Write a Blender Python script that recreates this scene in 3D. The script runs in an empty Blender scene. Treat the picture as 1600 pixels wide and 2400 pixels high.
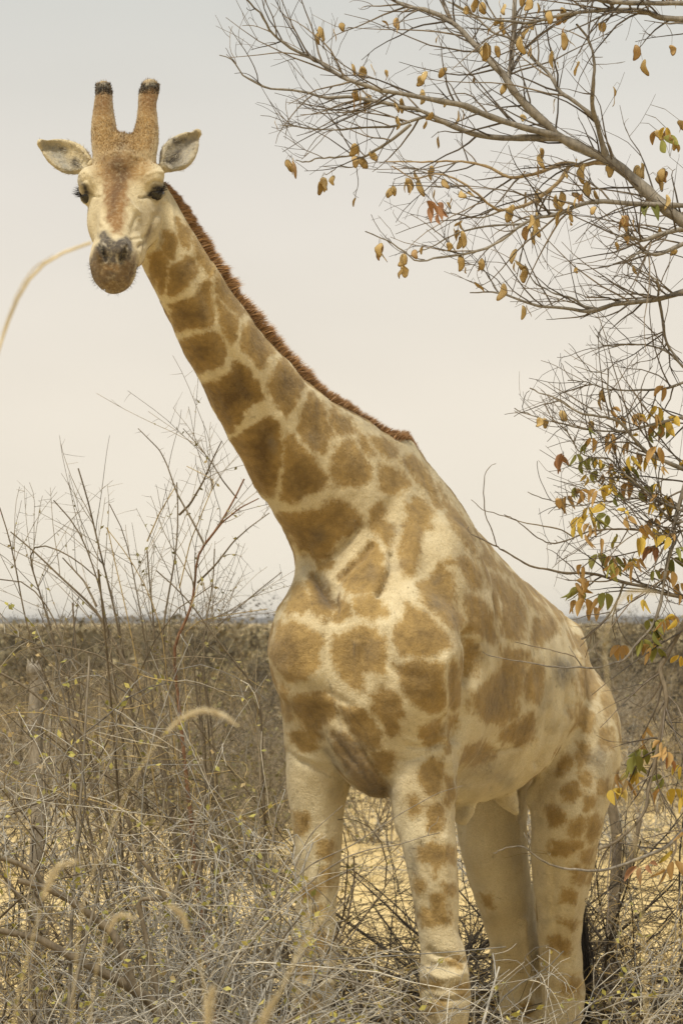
import bpy, bmesh, math, random
import numpy as np
from mathutils import Vector, Matrix
rng = np.random.default_rng(7)
random.seed(7)
SC = bpy.context.scene
COL = SC.collection

# ------------------------------------------------------------------ camera, sky, sun, exposure
FOC = 7560.0            # focal length in photograph pixels (photo is 1600 x 2400)
HOR = 1455.0            # horizon row
CAMH = 2.3              # eye height: a photographer in a vehicle
cam_d = bpy.data.cameras.new('camera')
cam = bpy.data.objects.new('camera', cam_d)
COL.objects.link(cam)
cam.location = (0, 0, CAMH)
cam.rotation_euler = (math.radians(90), 0, 0)
cam_d.sensor_fit = 'VERTICAL'
cam_d.sensor_height = 36.0
cam_d.lens = 36.0 * FOC / 2400.0
cam_d.shift_y = (HOR - 1200.0) / 2400.0
cam_d.clip_start = 0.1
cam_d.clip_end = 20000
cam_d.dof.use_dof = True
cam_d.dof.focus_distance = 11.6
cam_d.dof.aperture_fstop = 10.5
SC.camera = cam

SUN_EL, SUN_AZ = math.radians(66), math.radians(-24)     # azimuth measured from behind the camera, to the right
world = bpy.data.worlds.new('World')
SC.world = world
world.use_nodes = True
nt = world.node_tree
nt.nodes.clear()
w_out = nt.nodes.new('ShaderNodeOutputWorld')
sky = nt.nodes.new('ShaderNodeTexSky')
sky.sky_type = 'NISHITA'
sky.sun_disc = False
sky.sun_elevation = SUN_EL
sky.sun_rotation = math.pi - SUN_AZ
sky.dust_density = 6.0
sky.air_density = 1.0
bg1 = nt.nodes.new('ShaderNodeBackground')
bg1.inputs['Strength'].default_value = 0.01
nt.links.new(sky.outputs[0], bg1.inputs['Color'])
# high thin overcast veil: warm and pale near the horizon, greyer overhead
tc = nt.nodes.new('ShaderNodeTexCoord')
sx = nt.nodes.new('ShaderNodeSeparateXYZ')
nt.links.new(tc.outputs['Generated'], sx.inputs[0])
ramp = nt.nodes.new('ShaderNodeValToRGB')
cr = ramp.color_ramp
cr.elements[0].position = 0.0
cr.elements[0].color = (0.80, 0.735, 0.615, 1)
cr.elements[1].position = 1.0
cr.elements[1].color = (0.52, 0.53, 0.52, 1)
e = cr.elements.new(0.07); e.color = (0.80, 0.735, 0.63, 1)
e = cr.elements.new(0.13); e.color = (0.725, 0.68, 0.61, 1)
e = cr.elements.new(0.20); e.color = (0.60, 0.60, 0.56, 1)
nt.links.new(sx.outputs['Z'], ramp.inputs[0])
cn = nt.nodes.new('ShaderNodeTexNoise')
cn.inputs['Scale'].default_value = 5.0
cn.inputs['Detail'].default_value = 3.0
cmap = nt.nodes.new('ShaderNodeMapping')
cmap.inputs['Scale'].default_value = (1.0, 1.0, 3.0)
nt.links.new(tc.outputs['Generated'], cmap.inputs[0])
nt.links.new(cmap.outputs[0], cn.inputs['Vector'])
cmr = nt.nodes.new('ShaderNodeMapRange')
cmr.inputs['From Min'].default_value = 0.3
cmr.inputs['From Max'].default_value = 0.7
cmr.inputs['To Min'].default_value = 0.96
cmr.inputs['To Max'].default_value = 1.05
nt.links.new(cn.outputs['Fac'], cmr.inputs[0])
bg2 = nt.nodes.new('ShaderNodeBackground')
nt.links.new(ramp.outputs[0], bg2.inputs['Color'])
nt.links.new(cmr.outputs[0], bg2.inputs['Strength'])
addw = nt.nodes.new('ShaderNodeAddShader')
nt.links.new(bg1.outputs[0], addw.inputs[0])
nt.links.new(bg2.outputs[0], addw.inputs[1])
nt.links.new(addw.outputs[0], w_out.inputs['Surface'])

sun_d = bpy.data.lights.new('sun', 'SUN')
sun_d.energy = 4.3
sun_d.angle = math.radians(10)
sun_d.color = (1.0, 0.92, 0.77)
sun = bpy.data.objects.new('sun', sun_d)
COL.objects.link(sun)
# direction towards the sun
sdir = Vector((math.sin(SUN_AZ) * math.cos(SUN_EL), -math.cos(SUN_AZ) * math.cos(SUN_EL), math.sin(SUN_EL)))
sun.rotation_euler = sdir.to_track_quat('Z', 'Y').to_euler()
sun.location = (0, 0, 30)

vs = SC.view_settings
vs.view_transform = 'Standard'
vs.look = 'None'
vs.exposure = 0.08
vs.gamma = 1.0
SC.cycles.use_denoising = True
SC.cycles.max_bounces = 6
SC.cycles.transparent_max_bounces = 8

# ------------------------------------------------------------------ helpers
def PW(px, py, Y):
    """photo pixel + known distance -> world point"""
    return np.array([(px - 800.0) / FOC * Y, Y, CAMH - (py - HOR) / FOC * Y])

def link(o, parent=None, label=None, cat=None, group=None, kind=None):
    COL.objects.link(o)
    if parent is not None: o.parent = parent
    if label: o['label'] = label
    if cat: o['category'] = cat
    if group: o['group'] = group
    if kind: o['kind'] = kind
    return o

def empty(name, loc, label, cat, group=None):
    o = bpy.data.objects.new(name, None)
    o.empty_display_size = 0.3
    o.location = loc
    return link(o, None, label, cat, group)

def mesh_np(name, V, F, mat, smooth=True):
    """V (n,3), F list of equal-size faces as array (m,k)"""
    me = bpy.data.meshes.new(name)
    V = np.ascontiguousarray(V, dtype=np.float32)
    F = np.ascontiguousarray(F, dtype=np.int32)
    k = F.shape[1]
    me.vertices.add(len(V)); me.vertices.foreach_set('co', V.ravel())
    me.loops.add(F.size); me.loops.foreach_set('vertex_index', F.ravel())
    me.polygons.add(len(F))
    me.polygons.foreach_set('loop_start', np.arange(0, F.size, k, dtype=np.int32))
    me.polygons.foreach_set('use_smooth', np.full(len(F), smooth, dtype=bool))
    me.update(calc_edges=True)
    if mat: me.materials.append(mat)
    return me

def put(name, V, F, mat, parent=None, smooth=True, **kw):
    """mesh object; vertices in world space, parent assumed unrotated"""
    V = np.asarray(V, dtype=float)
    if parent is not None:
        q = parent
        while q is not None:
            V = V - np.array(q.location); q = q.parent
    o = bpy.data.objects.new(name, mesh_np(name, V, F, mat, smooth))
    return link(o, parent, **kw)

def catmull(pts, n):
    """smooth resample of rows (any number of columns)"""
    P = np.asarray(pts, dtype=float)
    if len(P) == 2:
        t = np.linspace(0, 1, n)[:, None]
        return P[0] * (1 - t) + P[1] * t
    Q = np.vstack([2 * P[0] - P[1], P, 2 * P[-1] - P[-2]])
    m = len(P) - 1
    ts = np.linspace(0, m, n)
    i = np.minimum(ts.astype(int), m - 1)
    t = (ts - i)[:, None]
    p0, p1, p2, p3 = Q[i], Q[i + 1], Q[i + 2], Q[i + 3]
    return 0.5 * ((2 * p1) + (-p0 + p2) * t + (2 * p0 - 5 * p1 + 4 * p2 - p3) * t ** 2 + (-p0 + 3 * p1 - 3 * p2 + p3) * t ** 3)

def vnoise(P, scale, seed=0):
    """cheap smooth value noise in [-1,1] for (n,3) points"""
    r = np.random.default_rng(seed)
    T = r.uniform(-1, 1, 4096)
    Q = np.asarray(P) * scale + 1000.0
    I = np.floor(Q).astype(np.int64); f = Q - I
    f = f * f * (3 - 2 * f)
    out = 0
    for dx in (0, 1):
        for dy in (0, 1):
            for dz in (0, 1):
                h = ((I[:, 0] + dx) * 73856093 ^ (I[:, 1] + dy) * 19349663 ^ (I[:, 2] + dz) * 83492791) & 4095
                w = (f[:, 0] if dx else 1 - f[:, 0]) * (f[:, 1] if dy else 1 - f[:, 1]) * (f[:, 2] if dz else 1 - f[:, 2])
                out = out + w * T[h]
    return out

class Mat:
    """small node-material builder"""
    def __init__(s, name, rough=0.8, spec=0.25):
        s.m = bpy.data.materials.new(name); s.m.use_nodes = True
        s.t = s.m.node_tree
        s.b = s.t.nodes['Principled BSDF']
        s.b.inputs['Roughness'].default_value = rough
        s.b.inputs['Specular IOR Level'].default_value = spec
    def n(s, typ, **kw):
        nd = s.t.nodes.new(typ)
        for k, v in kw.items():
            if k.startswith('in_'):
                nd.inputs[k[3:].replace('_', ' ')].default_value = v
            else: setattr(nd, k, v)
        return nd
    def l(s, a, b): s.t.links.new(a, b)
    def noise(s, scale, detail=4, vec=None, rough=0.55, dist=0.0):
        nd = s.n('ShaderNodeTexNoise')
        nd.inputs['Scale'].default_value = scale; nd.inputs['Detail'].default_value = detail
        nd.inputs['Roughness'].default_value = rough; nd.inputs['Distortion'].default_value = dist
        if vec: s.l(vec, nd.inputs['Vector'])
        return nd.outputs['Fac']
    def ramp(s, fac, stops):
        nd = s.n('ShaderNodeValToRGB'); c = nd.color_ramp
        c.elements[0].position, c.elements[0].color = stops[0][0], (*stops[0][1], 1)
        c.elements[1].position, c.elements[1].color = stops[-1][0], (*stops[-1][1], 1)
        for p, col in stops[1:-1]:
            e = c.elements.new(p); e.color = (*col, 1)
        s.l(fac, nd.inputs[0]); return nd.outputs[0]
    def rng(s, v, a, b, c, d):
        nd = s.n('ShaderNodeMapRange')
        for i, x in enumerate((a, b, c, d)): nd.inputs[i + 1].default_value = x
        s.l(v, nd.inputs[0]); return nd.outputs[0]
    def math(s, op, a, b=None):
        nd = s.n('ShaderNodeMath', operation=op)
        for i, x in enumerate((a, b)):
            if x is None: continue
            if isinstance(x, (int, float)): nd.inputs[i].default_value = x
            else: s.l(x, nd.inputs[i])
        return nd.outputs[0]
    def mix(s, fac, a, b, mode='MIX'):
        nd = s.n('ShaderNodeMix', data_type='RGBA', blend_type=mode)
        for i, x in ((0, fac), (6, a), (7, b)):
            if isinstance(x, (int, float)): nd.inputs[i].default_value = x
            elif isinstance(x, tuple): nd.inputs[i].default_value = (*x, 1)
            else: s.l(x, nd.inputs[i])
        return nd.outputs[2]
    def bump(s, h, strength, dist=0.01):
        nd = s.n('ShaderNodeBump'); nd.inputs['Strength'].default_value = strength
        nd.inputs['Distance'].default_value = dist
        s.l(h, nd.inputs['Height']); s.l(nd.outputs[0], s.b.inputs['Normal'])
    def color(s, c):
        if isinstance(c, tuple): s.b.inputs['Base Color'].default_value = (*c, 1)
        else: s.l(c, s.b.inputs['Base Color'])
        return s.m
    def objco(s): return s.n('ShaderNodeTexCoord').outputs['Object']
    def pos(s): return s.n('ShaderNodeNewGeometry').outputs['Position']
    def island(s): return s.n('ShaderNodeNewGeometry').outputs['Random Per Island']
    def objrand(s): return s.n('ShaderNodeObjectInfo').outputs['Random']
# ------------------------------------------------------------------ ground and far ridge
def grid(x0, x1, y0, y1, nx, ny, zf, yl=None):
    xs = np.linspace(0, 1, nx); ys = (yl if yl is not None else np.linspace(y0, y1, ny))
    X, Yy = np.meshgrid(xs, ys, indexing='ij')
    X = x0 + (x1 - x0) * X
    Z = zf(X, Yy)
    V = np.stack([X, Yy, Z], -1).reshape(-1, 3); ny = len(ys)
    i = np.arange(nx - 1)[:, None] * ny; j = np.arange(ny - 1)[None]
    F = np.stack([i + j, i + ny + j, i + ny + j + 1, i + j + 1], -1).reshape(-1, 4)
    return V, F
M = Mat('dry_ground', .95, .1)
co = M.pos()
n1 = M.noise(.5, 5, co, .6); n2 = M.noise(6, 6, co, .7); n3 = M.noise(45, 4, co, .7)
c = M.mix(M.rng(n1, .35, .65, 0, 1), (.60, .455, .215), (.70, .55, .285))
c = M.mix(M.rng(n2, .5, .72, 0, .6), c, (.42, .30, .15))
c = M.mix(M.rng(n3, .55, .8, 0, .5), c, (.30, .22, .12))
M.bump(M.math('ADD', n2, n3), .6, .04)
MAT_GROUND = M.color(c)
yl = np.concatenate([np.linspace(-40, 40, 81), np.geomspace(42, 9000, 60)])
def gz(X, Y): return .05 * np.sin(X * .7 + 1.3 * np.sin(Y * .31)) * np.sin(Y * .53 + .8 * np.sin(X * .4)) - .03
V, F = grid(-3000, 3000, 0, 0, 3, 3, gz, yl)
xs = np.concatenate([-np.geomspace(4000, 12, 30), np.linspace(-11, 11, 45), np.geomspace(12, 4000, 30)])
Xg, Yg = np.meshgrid(xs, yl, indexing='ij')
V = np.stack([Xg, Yg, gz(Xg, Yg) * np.exp(-np.maximum(np.abs(Xg) + Yg - 60, 0) / 60)], -1).reshape(-1, 3); ny = len(yl)
i = np.arange(len(xs) - 1)[:, None] * ny; j = np.arange(ny - 1)[None]
F = np.stack([i + j, i + ny + j, i + ny + j + 1, i + j + 1], -1).reshape(-1, 4)
put('ground', V, F, MAT_GROUND, kind='structure')
# long low wooded rise on the horizon, far away
M = Mat('far_wood', .95, .05)
nn_ = M.noise(.05, 6, M.pos(), .7)
MAT_FAR = M.color(M.ramp(nn_, [(.35, (.045, .045, .045)), (.65, (.085, .082, .075))]))
xs = np.linspace(-900, 900, 900); ys = np.linspace(2500, 3600, 14)
Xg, Yg = np.meshgrid(xs, ys, indexing='ij')
P3 = np.stack([Xg, Yg * 0, Xg * 0], -1).reshape(-1, 3)
prof = 4.4 + 1.6 * vnoise(P3, .004, 41) + .9 * vnoise(P3, .02, 42) + 1.1 * vnoise(P3, .09, 43) + .9 * vnoise(P3, .25, 44)
lump = 2.0 * vnoise(np.stack([Xg, Yg, Yg * 0], -1).reshape(-1, 3), .05, 45)
t = (Yg.reshape(-1) - 2500) / 1100
V = np.stack([Xg.reshape(-1), Yg.reshape(-1), np.maximum(-1, (prof + lump * .5) * np.clip(t * 6, 0, 1) * np.where(t > .6, (1 - t) / .4, 1) + .3 * np.clip(t * 6, 0, 1))], 1); ny = 14
i = np.arange(899)[:, None] * ny; j = np.arange(ny - 1)[None]
F = np.stack([i + j, i + ny + j, i + ny + j + 1, i + j + 1], -1).reshape(-1, 4)
put('hills', V, F, MAT_FAR, kind='structure')
# ------------------------------------------------------------------ plant kit: vectorised twigs, leaves, bark
def nrmz(a): return a / (np.linalg.norm(a, axis=-1, keepdims=True) + 1e-9)
def sweep(P, sides=3):
    """P (m,k,4) polylines with radius -> V,F quads"""
    m, k, _ = P.shape
    if m == 0: return np.zeros((0, 3)), np.zeros((0, 4), int)
    C, R = P[..., :3], P[..., 3]
    T = np.empty_like(C); T[:, 1:-1] = C[:, 2:] - C[:, :-2]; T[:, 0] = C[:, 1] - C[:, 0]; T[:, -1] = C[:, -1] - C[:, -2]
    T = nrmz(T)
    ref = np.array([.31, .85, .42]); A = nrmz(np.cross(T, ref)); Bv = np.cross(T, A)
    ph = np.linspace(0, 2 * math.pi, sides, endpoint=False)
    V = C[:, :, None] + R[:, :, None, None] * (np.cos(ph)[None, None, :, None] * A[:, :, None] + np.sin(ph)[None, None, :, None] * Bv[:, :, None])
    b = (np.arange(m) * k * sides)[:, None, None]; i = (np.arange(k - 1) * sides)[None, :, None]; j = np.arange(sides)[None, None]
    F = np.stack([b + i + j, b + i + (j + 1) % sides, b + i + sides + (j + 1) % sides, b + i + sides + j], -1).reshape(-1, 4)
    return V.reshape(-1, 3), F
def joinVF(parts):
    Vs, Fs, o = [], [], 0
    for V, F in parts:
        if len(V) == 0: continue
        Vs.append(V); Fs.append(F + o); o += len(V)
    return np.vstack(Vs), np.vstack(Fs)
def lines(o, d, L, r0, r1, k, r, bend=.15, zig=.03, grav=0.0):
    """grow m curved twigs from origins o along d"""
    m = len(o); t = np.linspace(0, 1, k)[None, :, None]
    L = np.broadcast_to(L, m)[:, None, None]
    d = nrmz(d)
    bv = r.normal(0, bend, (m, 1, 3)) + np.array([0, 0, grav])
    P = o[:, None] + d[:, None] * L * t + bv * L * t ** 2
    z = r.normal(0, zig, (m, k, 3)); z[:, 1:-1] = .3 * z[:, :-2] + .4 * z[:, 1:-1] + .3 * z[:, 2:]
    z = z * L * (t > 0)
    P = P + z
    R = np.broadcast_to(r0, m)[:, None] * (1 - t[..., 0]) + np.broadcast_to(r1, m)[:, None] * t[..., 0]
    return np.concatenate([P, R[..., None]], -1)
def spawn(P, n, t0, t1, ang, asd, r, up=None, flat=None):
    """pick n points on parents P; returns origins, directions, parent radius"""
    m, k, _ = P.shape
    seg = np.linalg.norm(P[:, -1, :3] - P[:, 0, :3], axis=1)
    i = r.choice(m, n, p=seg / seg.sum())
    t = r.uniform(t0, t1, n) * (k - 1); a = t.astype(int).clip(0, k - 2); f = (t - a)[:, None]
    q = P[i, a] * (1 - f) + P[i, a + 1] * f
    T = nrmz(P[i, a + 1, :3] - P[i, a, :3])
    pr = r.normal(0, 1, (n, 3))
    if flat is not None: pr = pr * np.array(flat)
    pr = nrmz(pr - T * (pr * T).sum(1)[:, None])
    an = np.abs(r.normal(ang, asd, n))[:, None]
    d = np.cos(an) * T + np.sin(an) * pr
    if up is not None: d = d + np.array(up)
    return q[:, :3], nrmz(d), q[:, 3]
def leaf_quads(pos, size, r, droop=.0):
    """small folded leaves: two triangles sharing a midrib, as quads"""
    n = len(pos); size = np.broadcast_to(size, n)[:, None]
    d = nrmz(r.normal(0, 1, (n, 3)) + np.array([0, 0, -droop])); s = nrmz(np.cross(d, r.normal(0, 1, (n, 3))))
    nn = np.cross(d, s)
    V = np.stack([pos, pos + d * size * .5 + s * size * .28 + nn * size * .1, pos + d * size, pos + d * size * .5 - s * size * .28 + nn * size * .1], 1).reshape(-1, 3)
    return V, np.arange(n * 4).reshape(n, 4)
def bark(name, c0, c1, scale=60, rough=.9, bump=.5):
    M = Mat(name, rough, .15)
    co = M.pos()
    mp = M.n('ShaderNodeMapping'); mp.inputs['Scale'].default_value = (1, 1, .35); M.l(co, mp.inputs[0])
    n1 = M.noise(scale, 5, mp.outputs[0], .7); n2 = M.noise(scale * .12, 3, co, .5)
    v = M.math('ADD', M.math('MULTIPLY', n1, .6), M.math('MULTIPLY', n2, .4))
    c = M.ramp(v, [(.34, c0), (.62, c1)])
    c = M.mix(1.0, c, M.ramp(M.island(), [(0, (.55, .55, .56)), (.5, (.95, .94, .92)), (1, (1.5, 1.44, 1.3))]), 'MULTIPLY')
    M.bump(n1, bump, .004)
    return M.color(c)
def leafmat(name, stops, rough=.6, trans=.25):
    M = Mat(name, rough, .3)
    c = M.ramp(M.island(), stops)
    c = M.mix(1.0, c, M.ramp(M.noise(90, 3, M.objco(), .6), [(.3, (.7, .7, .7)), (.7, (1.2, 1.2, 1.2))]), 'MULTIPLY')
    M.color(c)
    t = M.n('ShaderNodeBsdfTranslucent'); M.l(c, t.inputs['Color'])
    mx = M.n('ShaderNodeMixShader'); mx.inputs[0].default_value = trans
    M.l(M.b.outputs[0], mx.inputs[1]); M.l(t.outputs[0], mx.inputs[2])
    M.l(mx.outputs[0], M.t.nodes['Material Output'].inputs['Surface'])
    return M.m
BARK_GREY = bark('grey_bark', (.09, .078, .064), (.28, .25, .205))
BARK_BROWN = bark('brown_bark', (.065, .052, .038), (.20, .165, .118))
BARK_DARK = bark('dark_bark', (.016, .014, .012), (.065, .054, .042))
BARK_TAN = bark('tan_bark', (.19, .135, .08), (.40, .31, .19))
TWIG_TREE = bark('tree_twig', (.06, .05, .04), (.19, .16, .13), 120, bump=.2)
BARK_LIMB = bark('tree_limb', (.085, .075, .063), (.27, .245, .21))
BARK_RED = bark('red_bark', (.12, .06, .035), (.26, .15, .09))
TWIG_GREY = bark('grey_twig', (.17, .162, .148), (.46, .445, .41), 120, bump=.2)
TWIG_BROWN = bark('brown_twig', (.10, .085, .062), (.28, .235, .17), 120, bump=.2)
TWIG_STRAW = bark('straw_twig', (.24, .18, .085), (.46, .36, .18), 120, bump=.2)
LEAF_OLIVE = leafmat('olive_leaves', [(0, (.14, .13, .05)), (.5, (.24, .21, .075)), (.8, (.34, .29, .10)), (1, (.36, .27, .13))])
LEAF_DRY = leafmat('dry_leaves', [(0, (.22, .16, .08)), (.5, (.36, .28, .14)), (1, (.45, .33, .15))])

def arcs(P, n):
    """even arc-length resample, gently rounded"""
    P = np.asarray(P, float); m = n * 3
    s = np.append(0, np.cumsum(np.linalg.norm(np.diff(P, axis=0), axis=1))); t = np.linspace(0, s[-1], m)
    Q = np.stack([np.interp(t, s, P[:, i]) for i in range(P.shape[1])], 1)
    for _ in range(14):
        Q[1:-1] = .25 * Q[:-2] + .5 * Q[1:-1] + .25 * Q[2:]
    return Q[np.linspace(0, m - 1, n).astype(int)]
def pxlimb(fr, pts, Y0, Y1, r0, r1, n=14, wob=0.0, seed=0):
    """traced limb in photo pixels (frame fr), distance running Y0 -> Y1, radii in photo px"""
    q = arcs(zpk(fr, pts), n)
    u = np.linspace(0, 1, n)
    Yv = Y0 + (Y1 - Y0) * u
    if wob:
        rr = np.random.default_rng(seed); Yv = Yv + wob * np.sin(u * rr.uniform(3, 7) + rr.uniform(0, 6)) * u
    out = np.stack([(q[:, 0] - 800) / FOC * Yv, Yv, CAMH - (q[:, 1] - HOR) / FOC * Yv, (r0 + (r1 - r0) * u) / FOC * Yv], 1)
    return out
def zpk(fr, pts): return np.array([(fr[0] + x * fr[2], fr[1] + y * fr[2]) for x, y in pts], float)
# ------------------------------------------------------------------ the giraffe: one continuous body from a blended distance field
TH = math.radians(24)
GO = np.array([0.13, 12.0, 0.0])                     # ground point between the forefeet
GF = np.array([-math.sin(TH), -math.cos(TH), 0.0])   # facing
GL = np.array([math.cos(TH), -math.sin(TH), 0.0])    # its left
def B(s, u, z):                                      # body frame: s to the rear, u to its left, z up
    return GO - GF * s + GL * u + np.array([0, 0, z])
# head frame
HO = PW(287, 447, 11.25)
hd = np.array([-.045, -.70, -.71]); hd /= np.linalg.norm(hd)
hx = np.array([math.cos(.16), -math.sin(.16), -.03]); hx -= hd * hd.dot(hx); hx /= np.linalg.norm(hx)
hn = np.cross(hd, hx); hn /= np.linalg.norm(hn)
if hn[2] < 0: hn = -hn
def H(x, n, d): return HO + hx * x + hn * n + hd * d

PRIMS = []
def frames(C, ref):
    T = np.gradient(C, axis=0); T /= np.linalg.norm(T, axis=1)[:, None] + 1e-9
    S = np.cross(np.broadcast_to(ref, T.shape), T)
    S /= np.linalg.norm(S, axis=1)[:, None] + 1e-9
    Bn = np.cross(T, S)
    return T, S, Bn
def tube(rows, ref, k=0.04, n=None, sub=False):
    """rows: x,y,z, ra (along ref x tangent), rb (across)"""
    R = catmull(rows, n or max(10, 7 * len(rows)))
    C, ra, rb = R[:, :3], np.maximum(R[:, 3], .004), np.maximum(R[:, 4], .004)
    T, S, Bn = frames(C, np.asarray(ref, float))
    m = max(ra.max(), rb.max())
    def f(P):
        idx = np.empty(len(P), int)
        for a in range(0, len(P), 200000):
            q = P[a:a + 200000]
            D = (q * q).sum(1)[:, None] - 2 * q @ C.T + (C * C).sum(1)[None]
            idx[a:a + 200000] = D.argmin(1)
        o = P - C[idx]
        w = (o * T[idx]).sum(1)
        # slide along the axis to interpolate between samples
        L = np.linalg.norm(np.diff(C, axis=0), axis=1); L = np.append(L, L[-1])
        fr = np.clip(w / L[idx], -0.5, 0.5)
        fr = np.where((idx == 0) & (fr < 0), 0, fr); fr = np.where((idx == len(C) - 1) & (fr > 0), 0, fr)
        j = np.clip(idx + np.sign(fr).astype(int), 0, len(C) - 1); g = np.abs(fr)
        a_ = ra[idx] * (1 - g) + ra[j] * g; b_ = rb[idx] * (1 - g) + rb[j] * g
        cc = C[idx] * (1 - g)[:, None] + C[j] * g[:, None]
        o = P - cc
        u = (o * S[idx]).sum(1); v = (o * Bn[idx]).sum(1); w = (o * T[idx]).sum(1)
        c_ = np.minimum(a_, b_)
        k0 = np.sqrt((u / a_) ** 2 + (v / b_) ** 2 + (w / c_) ** 2) + 1e-9
        k1 = np.sqrt((u / a_ ** 2) ** 2 + (v / b_ ** 2) ** 2 + (w / c_ ** 2) ** 2) + 1e-9
        return k0 * (k0 - 1) / k1
    PRIMS.append((f, C.min(0) - m, C.max(0) + m, k, sub))
def ell(c, X, Yv, Z, r, k=0.03, sub=False):
    c = np.asarray(c, float); M = np.array([X, Yv, Z], float); r = np.asarray(r, float)
    M /= np.linalg.norm(M, axis=1)[:, None]
    def f(P):
        q = (P - c) @ M.T
        k0 = np.linalg.norm(q / r, axis=1) + 1e-9; k1 = np.linalg.norm(q / r ** 2, axis=1) + 1e-9
        return k0 * (k0 - 1) / k1
    PRIMS.append((f, c - r.max(), c + r.max(), k, sub))
def loft(org, ax_s, ax_u, ax_v, rows, k=0.05, egg=0.0, pw=2.0):
    """sections stacked along ax_s: rows s, vtop, vbot, half width"""
    R = np.array(rows, float)
    ss = np.linspace(R[0, 0], R[-1, 0], 80)
    q = np.interp(ss, R[:, 0], np.arange(len(R)))
    D = catmull(R, 400); qq = np.linspace(0, len(R) - 1, 400)
    tb = [np.interp(ss, D[:, 0], D[:, j]) for j in range(4)]
    lo, hi = R[0, 0], R[-1, 0]
    def f(P):
        o = P - org
        s = o @ ax_s; u = o @ ax_u; v = o @ ax_v
        sc = np.clip(s, lo, hi)
        vt = np.interp(sc, ss, tb[1]); vb = np.interp(sc, ss, tb[2]); a = np.maximum(np.interp(sc, ss, tb[3]), .01)
        c = (vt + vb) / 2; b = np.maximum((vt - vb) / 2, .01)
        vv = (v - c) / b
        a = a * (1 - egg * np.clip(vv, -1, 1))
        w = s - sc
        e = (np.abs(u / a) ** pw + np.abs(vv) ** pw) ** (1 / pw)
        k1 = np.sqrt((u / a ** 2) ** 2 + (vv / b) ** 2) + 1e-9
        e2 = np.sqrt((u / a) ** 2 + vv ** 2) + 1e-9
        d = e2 * (e - 1) / k1 * 1.0
        d = np.where(e2 < 0.3, -np.minimum(a, b) * (1 - e), d)
        return np.where(np.abs(w) > 1e-6, np.sqrt(np.maximum(d, 0) ** 2 + w * w), d)
    cs = []
    for r in R:
        for uu in (-r[3], r[3]):
            for v in (r[1], r[2]): cs.append(org + ax_s * r[0] + ax_u * uu * 1.4 + ax_v * v)
    cs = np.array(cs)
    PRIMS.append((f, cs.min(0) - .05, cs.max(0) + .05, k, False))

UP = np.array([0, 0, 1.0])
# --- trunk
loft(GO, -GF, GL, UP, [(-.23, 2.36, 1.98, .10), (-.16, 2.46, 1.86, .19), (-.05, 2.62, 1.75, .27), (.1, 2.78, 1.67, .315), (.35, 2.86, 1.61, .315),
     (.7, 2.71, 1.57, .335), (1.05, 2.55, 1.59, .355), (1.35, 2.46, 1.70, .325), (1.62, 2.38, 1.82, .25), (1.85, 2.32, 1.95, .16), (1.95, 2.26, 2.05, .08)], k=.06, egg=0.16)
# withers / spine ridge
tube([(*B(.14, 0, 2.86), .05, .09), (*B(.28, 0, 2.885), .05, .10), (*B(.5, 0, 2.775), .04, .07), (*B(.7, 0, 2.69), .04, .06), (*B(1.1, 0, 2.52), .04, .05), (*B(1.6, 0, 2.38), .05, .04), (*B(1.86, 0, 2.32), .05, .04)], UP, k=.07)
ell(PW(745, 1400, 12.05), GL, GF, UP, (.095, .10, .16), k=.08)
# brisket
ell(B(-.10, 0, 2.02), GL, GF, UP, (.22, .13, .30), k=.10)
ell(B(.02, 0, 1.80), GL, GF, UP, (.10, .20, .16), k=.08)
# --- neck (sections across the dorsal-ventral plane)
def hwm(px, Y): return px / FOC * Y
nk = [(318, 430, 11.42, 60), (352, 505, 11.42, 70), (386, 570, 11.43, 74), (458, 697, 11.52, 81), (556, 860, 11.70, 101), (683, 1036, 11.92, 134), (795, 1145, 12.08, 178), (890, 1270, 12.22, 215), (945, 1380, 12.33, 200)]
rows = []
latf = [.9, .86, .82, .80, .78, .74, .68, .62, .55]
for (x, y, Y, h), lf in zip(nk, latf):
    rows.append((*PW(x, y, Y), hwm(h, Y) * lf, hwm(h, Y)))
NECK_ROWS = rows
nref = np.cross(np.array([-.5, -.5, .7]), GL)   # roughly dorsal; S = ref x T points sideways
tube(rows, np.array([.62, .35, .70]), k=.07, n=60)
# --- shoulders and upper arms
ell(B(.20, .235, 2.22), GL, -GF, UP - .2 * GF, (.095, .20, .42), k=.13)
ell(B(.20, -.235, 2.22), GL, -GF, UP - .2 * GF, (.095, .20, .42), k=.13)
ell(PW(735, 1530, 11.97), GL, GF, UP, (.165, .17, .24), k=.10)           # right point of shoulder
ell(PW(975, 1545, 11.82), GL, GF, UP, (.17, .16, .24), k=.09)            # left point of shoulder
def leg(rows, k=.05):
    tube([(*PW(x, y, Y), hwm(a, Y), b) for x, y, Y, a, b in rows], GF, k=k, n=60)
# left fore
leg([(1010, 1600, 12.00, 82, .17), (1003, 1700, 11.98, 82, .17), (992, 1800, 11.94, 79, .15), (994, 1900, 11.92, 70, .13), (1006, 2000, 11.9, 60, .115), (1018, 2100, 11.9, 51, .10), (1026, 2185, 11.9, 46, .085),
     (1038, 2245, 11.9, 55, .085), (1043, 2310, 11.9, 59, .088), (1046, 2370, 11.9, 52, .08), (1050, 2430, 11.92, 40, .065), (1052, 2560, 11.92, 33, .05), (1052, 2680, 11.92, 34, .052), (1054, 2745, 11.9, 42, .062), (1054, 2800, 11.86, 36, .055)])
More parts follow.
